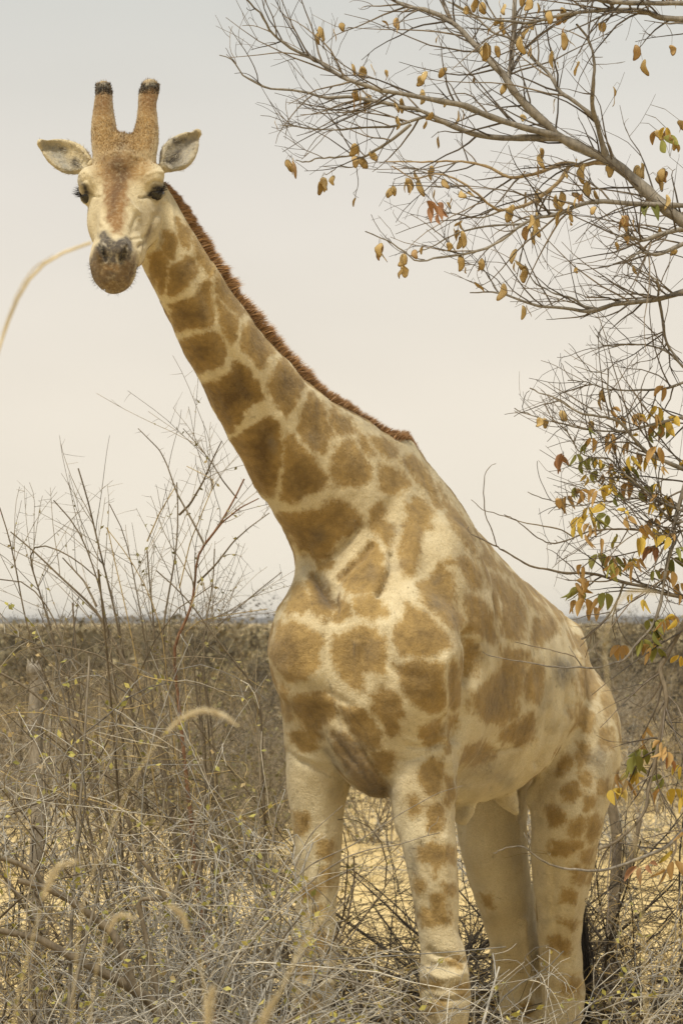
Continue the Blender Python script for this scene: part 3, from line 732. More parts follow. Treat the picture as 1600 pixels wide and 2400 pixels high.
PATCHES = [
 (Z2, .5, [(300,290),(345,330),(385,400),(370,470),(330,420),(305,360)]), (Z2, .4, [(405,400),(470,470),(530,570),(510,640),(460,580),(420,500)]),
 (Z2, .5, [(225,360),(300,410),(300,480),(250,540),(215,470)]), (Z2, .7, [(130,510),(210,500),(235,600),(215,750),(170,710),(135,620)]),
 (Z2, .6, [(265,600),(345,530),(420,560),(420,630),(340,720),(265,765),(255,680)]), (Z2, .35, [(545,620),(600,660),(720,840),(690,885),(640,840),(540,720)]),
 (Z2, .7, [(430,740),(480,680),(505,740),(520,940),(400,960),(300,985),(262,900),(265,830),(400,790)]), (Z2, .5, [(545,770),(600,830),(670,910),(660,1000),(640,1065),(600,1000),(570,900)]),
 (Z2, .8, [(330,1040),(540,995),(590,1060),(580,1150),(430,1240),(380,1170),(335,1100)]), (Z2, .45, [(720,940),(780,925),(880,1090),(850,1150),(820,1220),(740,1140),(705,1050)]),
 (Z2, .9, [(455,1320),(620,1250),(670,1170),(780,1280),(840,1390),(740,1460),(690,1470),(680,1540),(620,1605),(540,1520),(490,1420)]),
 (Z2, .5, [(890,1230),(950,1160),(1080,1300),(1040,1380),(1020,1440),(970,1500),(910,1400),(880,1320)]),
 (Z2, .9, [(640,1650),(860,1525),(930,1590),(945,1750),(920,1850),(880,1990),(800,1960),(740,1880),(690,1770)]),
 (Z2, .55, [(960,1660),(1000,1610),(1080,1710),(1200,1850),(1190,1930),(1020,2020),(945,2000),(955,1850)]),
 (Z2, .5, [(1110,1370),(1190,1440),(1250,1600),(1230,1690),(1190,1730),(1100,1680),(1060,1570)]), (Z2, .45, [(1245,1430),(1350,1520),(1385,1580),(1340,1620),(1270,1590),(1230,1490)]),
 (Z2, .45, [(1410,1600),(1470,1640),(1515,1740),(1450,1720),(1410,1660)]),
 (Z3, .4, [(960,170),(1080,210),(1120,270),(1100,310),(1010,280)]), (Z3, .5, [(770,220),(860,230),(960,370),(950,470),(860,500),(740,450),(720,390)]),
 (Z3, .4, [(1020,360),(1100,370),(1190,480),(1190,510),(1110,550),(1030,490)]), (Z3, .4, [(1150,320),(1230,320),(1320,420),(1390,600),(1370,640),(1310,540),(1210,420)]),
 (Z3, .85, [(400,670),(640,640),(740,570),(830,610),(890,700),(870,750),(760,830),(700,910),(590,950),(500,870),(430,760)]),
 (Z3, .35, [(950,620),(1030,600),(1060,700),(1100,760),(1070,860),(1000,800),(960,720)]), (Z3, .4, [(1170,600),(1250,570),(1330,640),(1330,740),(1280,760),(1260,900),(1220,1040),(1160,1030),(1150,850),(1180,730)]),
 (Z3, .7, [(610,960),(700,930),(720,980),(640,1010)]), (Z3, .5, [(760,1060),(960,840),(1010,900),(1060,1010),(1020,1140),(860,1170),(790,1110)]),
 (Z3, .85, [(590,1010),(660,1060),(720,1200),(700,1310),(600,1240),(580,1120)]), (Z3, .85, [(740,1160),(800,1190),(830,1280),(770,1330),(720,1290)]),
 (Z3, .3, [(850,1190),(1000,1170),(1060,1250),(1040,1300),(930,1300),(850,1240)]), (Z3, .25, [(480,1130),(540,1090),(590,1180),(560,1260),(440,1270)]),
 (Z4, .35, [(150,330),(230,300),(380,360),(440,420),(420,520),(400,640),(300,690),(200,700),(110,560),(105,440)]),
 (Z3, .4, [(1380,490),(1568,780),(1600,900),(1440,700)]),
 (Z4, .55, [(1010,180),(1120,230),(1240,340),(1300,450),(1220,510),(1080,530),(970,510),(920,440),(920,360),(1000,280)]),
 (Z4, .45, [(1070,60),(1180,0),(1250,-90),(1300,40),(1330,200),(1390,300),(1330,350),(1240,270),(1140,190)]),
 (Z4, .4, [(540,390),(690,350),(800,360),(860,450),(850,620),(820,670),(730,640),(720,760),(640,740),(560,640),(510,520)]),
 (Z4, .5, [(920,600),(1060,570),(1230,600),(1240,750),(1230,900),(1100,860),(1010,790)]), (Z4, .35, [(1310,560),(1370,600),(1390,700),(1380,830),(1330,880),(1280,860),(1290,700)]),
 (Z4, .6, [(770,800),(850,760),(960,800),(980,900),(940,1020),(890,1070),(840,980),(790,890)]), (Z4, .6, [(250,810),(400,780),(500,830),(520,930),(440,1000),(430,1090),(350,1080),(300,1000),(270,920)]),
 (Z4, .55, [(540,870),(700,880),(800,1000),(830,1100),(800,1160),(720,1140),(620,1010)]), (Z4, .4, [(140,720),(200,760),(240,870),(240,960),(190,930),(170,820)]),
 (Z4, .5, [(220,1050),(330,1050),(400,1130),(380,1170),(280,1140)]), (Z4, .4, [(1100,980),(1220,970),(1220,1110),(1130,1140),(1080,1060)]),
 (Z4, .45, [(1280,950),(1380,930),(1370,1010),(1310,1130),(1250,1190),(1260,1060)]), (Z4, .35, [(1110,1250),(1230,1230),(1230,1430),(1150,1460),(1100,1360)]),
 (Z4, .35, [(1260,1340),(1310,1370),(1310,1480),(1260,1520)]), (Z4, .3, [(1020,1480),(1080,1490),(1090,1580),(1020,1600)]),
 (Z4, .5, [(1160,1530),(1240,1550),(1250,1660),(1180,1711),(1130,1640)]), (Z4, .35, [(760,1190),(900,1180),(900,1290),(840,1330),(780,1280)]),
 (Z5, .45, [(240,190),(330,170),(430,170),(510,280),(500,360),(440,370),(390,280),(330,220)]), (Z5, .5, [(410,420),(480,430),(570,560),(610,680),(590,730),(520,690),(430,640),(410,520)]),
 (Z5, .5, [(550,260),(640,290),(730,390),(790,500),(780,700),(700,700),(640,640),(640,480),(560,350)]), (Z5, .4, [(480,160),(560,120),(640,220),(640,260),(540,220)]),
 (Z5, .4, [(670,230),(740,250),(800,330),(740,310)]), (Z5, .45, [(730,330),(800,370),(900,460),(920,520),(850,500),(800,430)]), (Z5, .3, [(860,570),(980,560),(1030,640),(960,700),(900,760),(830,730),(850,640)]),
 (Z5, .35, [(1000,490),(1080,530),(1130,590),(1040,580)]), (Z5, .5, [(650,770),(790,790),(790,930),(760,1080),(700,1250),(560,1270),(480,1200),(480,1060),(570,960),(640,900)]),
 (Z5, .35, [(810,850),(900,880),(920,980),(880,1130),(810,1120),(790,1000)]), (Z5, .5, [(440,700),(490,760),(500,900),(450,960),(440,820)]),
 (Z5, .55, [(720,1250),(820,1210),(860,1260),(850,1370),(750,1410),(640,1390),(640,1330)]), (Z5, .35, [(400,1420),(520,1400),(590,1450),(560,1530),(420,1560),(380,1500)]),
 (Z5, .2, [(1120,680),(1200,720),(1280,850),(1200,860)]), (Z5, .4, [(1050,1500),(1110,1510),(1090,1580),(1010,1620)]), (Z5, .5, [(1060,1690),(1150,1660),(1180,1720),(1110,1780),(1040,1750)]),
 (Z5, .5, [(1190,1750),(1270,1760),(1260,1830),(1200,1850)]), (Z5, .55, [(950,1830),(1050,1860),(1060,1920),(1000,1950),(940,1900)]), (Z5, .5, [(1230,1870),(1300,1900),(1290,1990),(1220,1996)]),
 (Z6, .5, [(1320,370),(1400,330),(1410,400),(1340,410)]), (Z6, .5, [(1420,320),(1480,330),(1470,410),(1420,440)]), (Z6, .4, [(1250,430),(1380,440),(1380,480),(1270,500)]), (Z6, .5, [(1400,480),(1460,470),(1440,530),(1390,530)]),
 (Z6, .4, [(1340,550),(1430,560),(1420,630),(1370,620)]), (Z6, .35, [(1320,660),(1370,670),(1350,720),(1300,710)]), (Z6, .3, [(1300,800),(1380,800),(1350,830)]), (Z6, .35, [(1250,890),(1340,890),(1330,950),(1270,940)]), (Z6, .3, [(1310,1080),(1390,1070),(1380,1130),(1320,1130)]),
 (Z6, .55, [(640,480),(720,440),(810,470),(810,530),(750,540),(720,600),(700,540),(650,520)]), (Z6, .5, [(750,630),(815,640),(810,680),(760,670)]), (Z6, .55, [(690,680),(760,670),(780,740),(790,800),(740,830),(660,820),(655,760),(710,740)]), (Z6, .5, [(620,600),(670,630),(650,680),(630,650)]),
 (Z6, .4, [(760,960),(850,970),(860,1010),(790,1000)]), (Z6, .35, [(660,1070),(740,1080),(730,1110),(670,1110)]), (Z6, .4, [(800,1090),(870,1100),(850,1150)]), (Z6, .35, [(680,1180),(760,1170),(740,1230),(690,1230)]),
 (Z6, .35, [(110,640),(200,630),(190,690),(120,700)]), (Z6, .3, [(120,760),(220,740),(180,800)]), (Z6, .35, [(90,990),(180,1000),(160,1060),(90,1060)]), (Z6, .35, [(100,1150),(200,1160),(170,1230),(90,1210)]),
 (Z6, .35, [(110,850),(200,840),(215,930),(130,945)]), (Z6, .2, [(70,300),(135,305),(125,390),(72,380)]), (Z6, .2, [(180,420),(250,440),(240,520),(190,500)]), (Z6, .25, [(200,560),(255,570),(250,640),(215,630)]), (Z4, .6, [(500,1040),(620,1060),(760,1250),(880,1450),(720,1470),(600,1310),(530,1180)]), (Z5, .15, [(1180,900),(1260,930),(1290,1060),(1220,1100),(1160,1010)]), (Z5, .15, [(1320,1000),(1390,1100),(1400,1230),(1330,1200)]), (Z5, .2, [(1150,1150),(1240,1190),(1250,1300),(1180,1320),(1120,1250)]), (Z5, .25, [(1140,1400),(1220,1420),(1210,1530),(1150,1560)]), (Z5, .2, [(1290,1290),(1370,1320),(1380,1420),(1320,1430)]), (Z5, .3, [(1150,1590),(1230,1600),(1220,1680),(1170,1660)]), (Z5, .3, [(1290,1660),(1350,1640),(1340,1740),(1290,1740)]), (Z6, .2, [(930,680),(990,680),(980,740)]), (Z6, .4, [(1090,1190),(1170,1180),(1150,1240)]),  # chest-fold polygon puts a brown base under the painted crease shade
]
nV = len(gV)
sd = np.full(nV, -60.0); tone = np.full(nV, .45)
wpx = gpx + 7.0 * np.stack([vnoise(gV, 28, 21), vnoise(gV, 28, 22)], 1) + 3.5 * np.stack([vnoise(gV, 75, 23), vnoise(gV, 75, 24)], 1)
for fr, tn, pl in PATCHES:
    pl = zp(fr, pl)
    # round the outline
    pl = catmull(np.vstack([pl, pl[:1]]), 5 * len(pl))[:-1]
    # left fore-leg marks must not print through onto the hind legs behind
    cx = pl.mean(0)
    ymax = 12.6 if (fr is Z6 and cx[0] < 1075) or fr is Z4 or fr is Z2 else 99
    ymin = 12.75 if (fr is Z6 and cx[0] > 1100) else 0
    m = np.all((gpx > pl.min(0) - 30) & (gpx < pl.max(0) + 30), 1) & (gV[:, 1] < ymax) & (gV[:, 1] > ymin)
    i = np.where(m)[0]
    d = segdist(wpx[i], pl, True); d = np.where(inside(wpx[i], pl), d, -d)
    b = d > sd[i]
    sd[i[b]] = d[b]; tone[i[b]] = tn * (1.0 if fr is Z2 else (.45 if fr is Z6 else .7))
sd = np.where(sd > -59, sd + 5.5, sd)
soft = .66 + .34 * np.clip(((700 - gpx[:, 0]) + (1150 - gpx[:, 1])) / 250.0, 0, 1)
sd = np.where(sd > -59, sd * soft, sd)
# far side and everything turned away: natural cells over the hide
seeds = []
cand = gV[rng.permutation(np.where(face < .3)[0])[:5000]]
for c in cand:
    r0 = .09 if c[2] < 1.7 else (.11 if c[0] < -.2 else .14)
    if not seeds or ((np.array(seeds) - c) ** 2).sum(1).min() > r0 * r0: seeds.append(c)
S = np.array(seeds)
hid = np.where(face < .3)[0]
for a in range(0, len(hid), 40000):
    i = hid[a:a + 40000]
    D = np.sqrt(((gV[i][:, None] - S[None]) ** 2).sum(2)) if len(S) < 60 else None
    if D is None:
        p = gV[i]; D = np.sqrt(np.maximum((p * p).sum(1)[:, None] - 2 * p @ S.T + (S * S).sum(1)[None], 0))
    D.partition(1, axis=1)
    cell = ((D[:, 1] - D[:, 0]) * .5 - .012) * 630
    w = np.clip((face[i] - .02) / .2, 0, 1)
    low = gV[i][:, 2] < .8
    cell = np.where(low, cell - 12, cell)
    sd[i] = sd[i] * w + cell * (1 - w)
# --- face, horns, ears, muzzle, stains: pigment and painted fold shade laid over cream (rgb + weight)
tint = np.zeros((nV, 4))
def stain_shade(fr, pl, col, amt, soft, ymax=99, ymin=0, closed=True, warp=3.0, sc=60, minface=.0):
    pl = zp(fr, pl)
    m = np.all((gpx > pl.min(0) - 3 * soft - 6) & (gpx < pl.max(0) + 3 * soft + 6), 1) & (gV[:, 1] < ymax) & (gV[:, 1] > ymin) & (face > minface)
    i = np.where(m)[0]
    q = gpx[i] + warp * np.stack([vnoise(gV[i], sc, 31), vnoise(gV[i], sc, 32)], 1)
    d = segdist(q, pl, closed)
    if closed: d = np.where(inside(q, pl), -d, d)
    w = amt * np.clip(.5 - d / (2 * soft), 0, 1)
    c = np.array(col)
    a0 = tint[i, 3]; a1 = a0 + w * (1 - a0)
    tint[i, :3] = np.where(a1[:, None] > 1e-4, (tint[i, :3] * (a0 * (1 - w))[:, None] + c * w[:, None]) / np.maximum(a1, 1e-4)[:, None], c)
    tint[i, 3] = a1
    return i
r_m = np.random.default_rng(17)
onhead = (np.linalg.norm(gV - hc, axis=1) < .42) & (gV[:, 1] < 11.5) & ~((gpx[:, 0] > 300) & (gpx[:, 1] > 455 + (395 - gpx[:, 0]) * .0) & (gpx[:, 0] - 300 > (600 - gpx[:, 1]) * .62))
sd[onhead] = -60
CREAM = (.55, .46, .29); OCH = (.30, .185, .066); BRN = (.22, .115, .042); DRK = (.035, .027, .02); GRY = (.155, .135, .11); PALE = (.55, .50, .40)
HY = 11.75
stain_shade(W1, [(520,560),(530,300),(560,60),(700,60),(720,260),(760,460),(820,500),(900,460),(950,260),(990,40),(1160,60),(1140,400),(1110,620),(1060,680),(900,700),(800,650),(700,700),(560,690)], OCH, .92, 10, HY)
stain_shade(W1, [(540,280),(560,80),(710,80),(720,250),(690,330),(600,340)], (.15, .075, .028), .8, 22, HY); stain_shade(W1, [(950,250),(990,60),(1160,60),(1130,230),(1060,330)], (.15, .075, .028), .8, 22, HY)
stain_shade(W1, [(790,500),(850,500),(830,600),(880,680),(740,690),(790,600)], GRY, .5, 10, HY)
stain_shade(W1, [(555,170),(560,60),(690,50),(730,190),(700,150),(640,135)], (.012, .010, .009), 1, 5, HY); stain_shade(W1, [(960,150),(1000,70),(1100,40),(1165,60),(1150,140),(1080,110)], (.012, .010, .009), 1, 5, HY)
stain_shade(W1, [(575,88),(610,58),(670,60),(705,105),(650,92)], PALE, .3, 3, HY); stain_shade(W1, [(1000,72),(1030,45),(1100,45),(1130,85),(1060,75)], PALE, .3, 3, HY)
stain_shade(W1, [(540,800),(560,710),(800,680),(1060,700),(1100,800),(1060,900),(1000,960),(900,960),(640,960),(560,920)], OCH, .85, 16, HY)
stain_shade(W1, [(640,860),(660,760),(760,700),(860,730),(930,830),(900,900),(860,1000),(850,1176),(660,1176),(650,1000)], (.20, .112, .042), .9, 14, HY, warp=8)
stain_shade(W1, [(720,800),(760,730),(830,760),(850,850),(800,1000),(760,1000)], (.085, .05, .026), .8, 14, HY, warp=8)
stain_shade(W2, [(440,180),(700,180),(720,300),(690,520),(700,680),(640,760),(540,760),(480,640),(470,420)], (.24, .13, .045), .95, 8, HY, warp=7)
stain_shade(W2, [(520,200),(640,120),(660,260),(600,420),(530,560),(510,380)], (.11, .058, .026), .75, 9, HY, warp=7)
stain_shade(W2, [(380,790),(420,740),(490,760),(540,850),(600,850),(700,790),(780,860),(800,980),(740,1130),(620,1120),(590,1140),(470,1140),(360,1060),(330,960),(400,880)], (.075, .062, .05), .97, 5, HY, warp=4)
stain_shade(W2, [(260,1100),(330,950),(470,1140),(600,1150),(740,1100),(840,1000),(840,1200),(780,1400),(650,1600),(560,1620),(480,1620),(300,1500),(190,1250)], (.15, .098, .048), .97, 6, HY, warp=4)
stain_shade(W2, [(430,1180),(520,1150),(620,1170),(600,1220),(460,1220)], (.34, .20, .075), .6, 6, HY)
stain_shade(W2, [(250,1180),(290,1340),(400,1440),(330,1380),(250,1300)], DRK, .5, 5, HY)
stain_shade(W2, [(470,1250),(560,1270),(560,1330),(480,1310)], (.08, .05, .025), .6, 6, HY); stain_shade(W2, [(300,1020),(360,980),(380,1080),(300,1100)], GRY, .6, 5, HY)
stain_shade(W2, [(395,920),(430,930),(470,1050),(450,1090),(410,1020)], (.012, .01, .009), .95, 2, HY); stain_shade(W2, [(620,1060),(650,960),(700,930),(720,990),(690,1060),(640,1110)], (.012, .01, .009), .95, 2, HY)
stain_shade(W2, [(380,870),(440,880),(470,940),(420,920)], PALE, .5, 2, HY); stain_shade(W2, [(610,1040),(615,1120),(590,1120),(600,1020)], PALE, .6, 2, HY); stain_shade(W2, [(690,900),(740,950),(730,1000),(700,940)], PALE, .5, 2, HY)
for _ in range(26):      # mottled skin of the muzzle
    q = r_m.uniform((215, 575), (308, 672)); R_ = r_m.uniform(2.5, 7, 2)
    stain_shade((0, 0, 1), [(q[0] - R_[0], q[1]), (q[0], q[1] - R_[1]), (q[0] + R_[0], q[1]), (q[0], q[1] + R_[1])], [(.05, .04, .03), (.09, .07, .05), (.26, .17, .075)][r_m.integers(0, 3)], r_m.uniform(.4, .8), 4, HY, warp=3)
# round the eyes
stain_shade(W2, [(990,250),(1060,170),(1130,170),(1180,190),(1150,290),(1090,370),(1010,330),(930,330)], (.02, .016, .013), 1, 6, HY, warp=1.5); stain_shade(W2, [(150,140),(230,170),(290,280),(240,360),(200,350),(180,220)], (.02, .016, .013), 1, 6, HY, warp=1.5)
stain_shade(W2, [(1000,200),(1060,140),(1120,140),(1060,190)], GRY, .6, 6, HY); stain_shade(W2, [(870,460),(1040,400),(1060,480),(1000,640),(860,760),(800,740),(860,600)], (.36, .30, .20), .5, 10, HY)
stain_shade(W2, [(990,700),(1060,620),(1040,780),(960,900),(880,930),(960,840)], (.17, .12, .07), .75, 5, HY); stain_shade(W2, [(1100,760),(1140,720),(1150,860),(1100,960)], (.2, .15, .09), .6, 5, HY)
stain_shade(W2, [(1050,480),(1110,380),(1160,360),(1110,560),(1080,700)], (.26, .20, .12), .5, 6, HY)
# ears
stain_shade(W1, [(60,600),(240,590),(330,780),(420,950),(300,930),(150,750)], (.28, .265, .225), .9, 12, HY); stain_shade(W1, [(1230,560),(1480,500),(1520,600),(1440,800),(1300,900),(1220,860),(1180,700)], (.28, .26, .22), .85, 12, HY)
for pl in ([(230,650),(300,640),(290,680),(250,670)], [(330,760),(380,740),(430,800),(430,840),(360,840)]): stain_shade(W1, pl, DRK, .95, 6, HY)
for pl in ([(1260,570),(1400,570),(1370,610),(1290,620)], [(1310,680),(1360,660),(1350,760),(1290,820),(1180,800),(1240,740)]): stain_shade(W1, pl, DRK, .97, 6, HY)
for x, y in ((350,650),(380,660),(455,700),(430,680),(520,710),(370,640),(340,625),(215,845)): stain_shade(W1, [(x-8,y-8),(x+8,y-5),(x+4,y+9)], DRK, .9, 2, HY, warp=.5)
# soot and mud smears on the flank, crease shade painted into the chest and neck folds, belly grime
stain_shade(Z5, [(1000,850),(1060,830),(1130,860),(1120,960),(1070,1020),(1010,960)], (.06, .05, .045), .72, 15, warp=7); stain_shade(Z5, [(930,1010),(980,1000),(950,1120),(900,1200),(880,1350),(860,1330),(900,1160)], (.16, .15, .13), .4, 12, warp=7)
stain_shade(Z5, [(1240,1500),(1310,1430),(1340,1560),(1320,1640),(1260,1560)], (.13, .12, .10), .5, 18, warp=6)
stain_shade(Z5, [(340,1560),(560,1480),(720,1520),(640,1640),(420,1740),(340,1700)], (.26, .22, .16), .55, 30, 13.3, warp=12, sc=30); stain_shade(Z6, [(820,270),(890,260),(880,330),(830,330)], (.3, .27, .2), .5, 8)
stain_shade(Z4, [(500,1080),(560,1060),(640,1100),(760,1260),(880,1460),(760,1500),(690,1480),(680,1390),(600,1320),(560,1230)], (.17, .13, .085), .8, 26, 12.6, warp=9); stain_shade(Z4, [(420,1150),(470,1160),(540,1270),(600,1320),(530,1290)], (.09, .07, .05), .6, 7, 12.6)

for pl in ([(520,1060),(600,1190),(720,1340),(800,1440)], [(560,1040),(650,1160),(760,1320),(850,1440)], [(480,1090),(540,1200),(610,1300)], [(620,1080),(720,1200),(810,1330)], [(700,1400),(780,1450),(860,1470)], [(480,700),(500,850),(560,1000)], [(600,860),(700,1000),(790,1180)]): stain_shade(Z4, pl, (.05, .038, .026), .75, 5, 12.6, closed=False, warp=4)  # dark streaks paint shade along the chest grooves
stain_shade(Z3, [(610,1030),(700,1080),(730,1180),(680,1230),(620,1120)], (.07, .05, .03), .75, 14, 12.6); stain_shade(Z6, [(590,440),(640,470),(650,600),(610,560)], (.11, .10, .085), .55, 12, 12.4, warp=5)  # first tint paints shade into the neck-base fold
stain_shade(Z3, [(1088,890),(1085,1010),(1050,1110),(1010,1165)], (.12, .11, .095), .8, 4, 12.6, closed=False, warp=1.5)
for pl in ([(760,1050),(860,970),(960,870)], [(590,945),(700,930),(800,850),(880,750)]): stain_shade(Z3, pl, (.16, .10, .055), .5, 6, 12.6, closed=False)  # crease shade painted along the neck-base fold lines
# ticks, scabs and scratches
r_ = np.random.default_rng(5)
vis = np.where((face > .35) & isbody & (gV[:, 2] > .8))[0]
for q in gpx[r_.choice(vis, 240, replace=False)]:
    L = r_.uniform(2, 7); a = r_.uniform(0, math.pi)
    dv = np.array([math.cos(a), math.sin(a)]) * L
    stain_shade((0, 0, 1), [tuple(q - dv), tuple(q + dv * .4)], (.05, .04, .03), r_.uniform(.4, .9), r_.uniform(1.5, 2.6), closed=False, warp=1)
for fr, pl in ((Z4, [(590,400),(800,540),(1000,700)]), (Z4, [(700,400),(790,440),(850,450)]), (Z4, [(280,1240),(340,1280),(400,1310)]), (Z4, [(460,1330),(500,1345)]), (Z4, [(940,1240),(925,1290)]), (Z4, [(390,890),(405,1010)]), (Z6, [(750,240),(775,250)]), (Z2, [(690,1505),(780,1510)]), (Z2, [(740,1530),(770,1500)]), (Z4, [(195,445),(205,475)]), (Z5, [(660,1325),(720,1310)]), (Z5, [(1255,1300),(1262,1340)]), (Z5, [(500,1480),(640,1450),(760,1430)])):
    stain_shade(fr, pl, (.09, .07, .05), .75, 2.2, 13.6, closed=False, warp=2)
for q in gpx[r_.choice(vis, 60, replace=False)]:      # grubby smudges
    R_ = r_.uniform(8, 26, 2)
    stain_shade((0, 0, 1), [(q[0] - R_[0], q[1]), (q[0], q[1] - R_[1]), (q[0] + R_[0], q[1]), (q[0], q[1] + R_[1])], [(.20, .16, .11), (.26, .20, .12), (.16, .14, .11)][r_.integers(0, 3)], r_.uniform(.15, .4), 10, warp=9, sc=35)
# hooves
hoof = np.clip((.17 - gV[:, 2]) / .02, 0, 1)
tint[:, :3] = tint[:, :3] * (1 - hoof)[:, None] + np.array((.03, .026, .022)) * hoof[:, None]; tint[:, 3] = np.maximum(tint[:, 3], hoof)
gme.vertices.foreach_set('co', gV.astype(np.float32).ravel())
gme.polygons.foreach_set('use_smooth', np.ones(len(gme.polygons), bool))
at = gme.attributes.new('patch', 'FLOAT', 'POINT'); at.data.foreach_set('value', (sd / 40.0).astype(np.float32))
at = gme.attributes.new('tone', 'FLOAT', 'POINT'); at.data.foreach_set('value', tone.astype(np.float32))
at = gme.attributes.new('pigment_shade', 'FLOAT_COLOR', 'POINT'); at.data.foreach_set('color', tint.astype(np.float32).ravel())
gme.update()

M = Mat('giraffe_coat', .75, .2)
a_p = M.n('ShaderNodeAttribute', attribute_name='patch').outputs['Fac']
a_t = M.n('ShaderNodeAttribute', attribute_name='tone').outputs['Fac']
a_c = M.n('ShaderNodeAttribute', attribute_name='pigment_shade')
co = M.objco()
mp = M.n('ShaderNodeMapping'); mp.inputs['Scale'].default_value = (1.6, 1.6, .6); M.l(co, mp.inputs[0])
hair = M.noise(260, 3, mp.outputs[0], .7)
mid = M.noise(38, 4, co, .6)
big = M.noise(7, 3, co, .5)
edge = M.math('ADD', a_p, M.math('MULTIPLY', M.math('SUBTRACT', hair, .5), .5))
edge = M.math('ADD', edge, M.math('ADD', M.math('MULTIPLY', M.math('SUBTRACT', mid, .5), .4), M.math('MULTIPLY', M.math('SUBTRACT', M.noise(120, 3, mp.outputs[0], .6), .5), .35)))
mask = M.rng(edge, -.08, .14, 0, 1)
core = M.rng(M.math('ADD', M.math('MULTIPLY', a_p, .55), M.math('ADD', M.math('MULTIPLY', M.math('SUBTRACT', mid, .5), .9), M.math('MULTIPLY', M.math('SUBTRACT', big, .5), .9))), -.05, .62, 0, 1)
pale_p = M.mix(a_t, (.395, .275, .108), (.30, .197, .066))
dark_p = M.mix(a_t, (.21, .143, .058), (.104, .062, .020))
pc = M.mix(core, pale_p, dark_p)
cream = M.mix(M.rng(big, .35, .65, 0, 1), (.62, .54, .36), (.53, .445, .28))
cream = M.mix(M.rng(mid, .55, .75, 0, .35), cream, (.42, .33, .19))
base = M.mix(mask, cream, pc)
tw = M.math('MULTIPLY', M.math('MULTIPLY', a_c.outputs['Alpha'], M.rng(hair, .2, .75, .75, 1.15)), M.rng(M.noise(85, 4, co, .7), .35, .6, .78, 1.2))
tw.node.use_clamp = True
base = M.mix(tw, base, a_c.outputs['Color'])
base = M.mix(1.0, base, M.ramp(hair, [(.25, (.66, .64, .61)), (.75, (1.20, 1.20, 1.19))]), 'MULTIPLY')
wr = M.noise(75, 5, co, .65, .6)
M.bump(M.math('ADD', M.math('MULTIPLY', hair, .35), wr), .8, .007)
M.b.inputs['Sheen Weight'].default_value = .15
MAT_COAT = M.color(base)
gme.materials.append(MAT_COAT)
giraffe = empty('giraffe', tuple(GO), 'patched brown and cream giraffe leaning its neck out over thorn scrub, facing forward', 'giraffe')
gbody = bpy.data.objects.new('body', gme); gbody.parent = giraffe
gme.transform(Matrix.Translation(-Vector(GO))); COL.objects.link(gbody)
# ------------------------------------------------------------------ eyes, lashes, mane, tail and loose hair
def strands(root, dirn, length, width, bend, seed=0, jit=.18):
    """flat tapering hairs: 5 vertices, 3 triangles each"""
    r = np.random.default_rng(seed); n = len(root)
    d = dirn + r.normal(0, jit, (n, 3)); d /= np.linalg.norm(d, axis=1)[:, None]
    side = np.cross(d, r.normal(0, 1, (n, 3))); side /= np.linalg.norm(side, axis=1)[:, None] + 1e-9
    L = np.broadcast_to(length, n)[:, None]; w = np.broadcast_to(width, n)[:, None]
    mid = root + d * L * .55
    tip = mid + (d + bend) * L * .5
    V = np.stack([root - side * w, root + side * w, mid - side * w * .7, mid + side * w * .7, tip], 1).reshape(-1, 3)
    b = np.arange(n)[:, None, None] * 5
    F = (b + np.array([[0, 1, 3], [0, 3, 2], [2, 3, 4]])[None]).reshape(-1, 3)
    return V, F
def hair_mat(name, c0, c1, rough=.55):
    M = Mat(name, rough, .3)
    return M.color(M.ramp(M.island(), [(0, c0), (1, c1)]))
M = Mat('eye_dark', .03, .5); MAT_EYE = M.color((.006, .004, .003))
MAT_MANE = hair_mat('mane_hair', (.20, .11, .052), (.54, .32, .15))
MAT_BLACK = hair_mat('black_hair', (.006, .005, .005), (.03, .024, .02))
MAT_HORN = hair_mat('horn_hair', (.13, .074, .028), (.32, .195, .07))
def uvsphere(c, r, nu=20, nv=14):
    th = np.linspace(0, math.pi, nv); ph = np.linspace(0, 2 * math.pi, nu, endpoint=False)
    T, Pp = np.meshgrid(th, ph, indexing='ij')
    V = np.stack([np.sin(T) * np.cos(Pp), np.sin(T) * np.sin(Pp), np.cos(T)], -1).reshape(-1, 3) * r + c
    F = [(i * nu + j, i * nu + (j + 1) % nu, (i + 1) * nu + (j + 1) % nu, (i + 1) * nu + j) for i in range(nv - 1) for j in range(nu)]
    return V, np.array(F)[:, ::-1]
for sg in (-1, 1):
    V, F = uvsphere(H(sg * .1175, .001, .021), .0305)
    put('eye', V, F, MAT_EYE, giraffe)
    n = 46
    t = np.linspace(-1, 1, n)[:, None]
    root = H(sg * .137, .018, .018) + hd * t * .024 - hx * sg * (np.abs(t) ** 2 * .012) + hn * (-.004 * t ** 2)
    V, F = strands(root, np.broadcast_to(hx * sg * .95 + UP * -.05 - np.array([0, .25, 0]), (n, 3)) + hd * t * .25, rng.uniform(.022, .04, n), .0016, np.array([0, 0, .35]), 3, .10)
    put('eyelashes', V, F, MAT_BLACK, giraffe, kind='stuff')
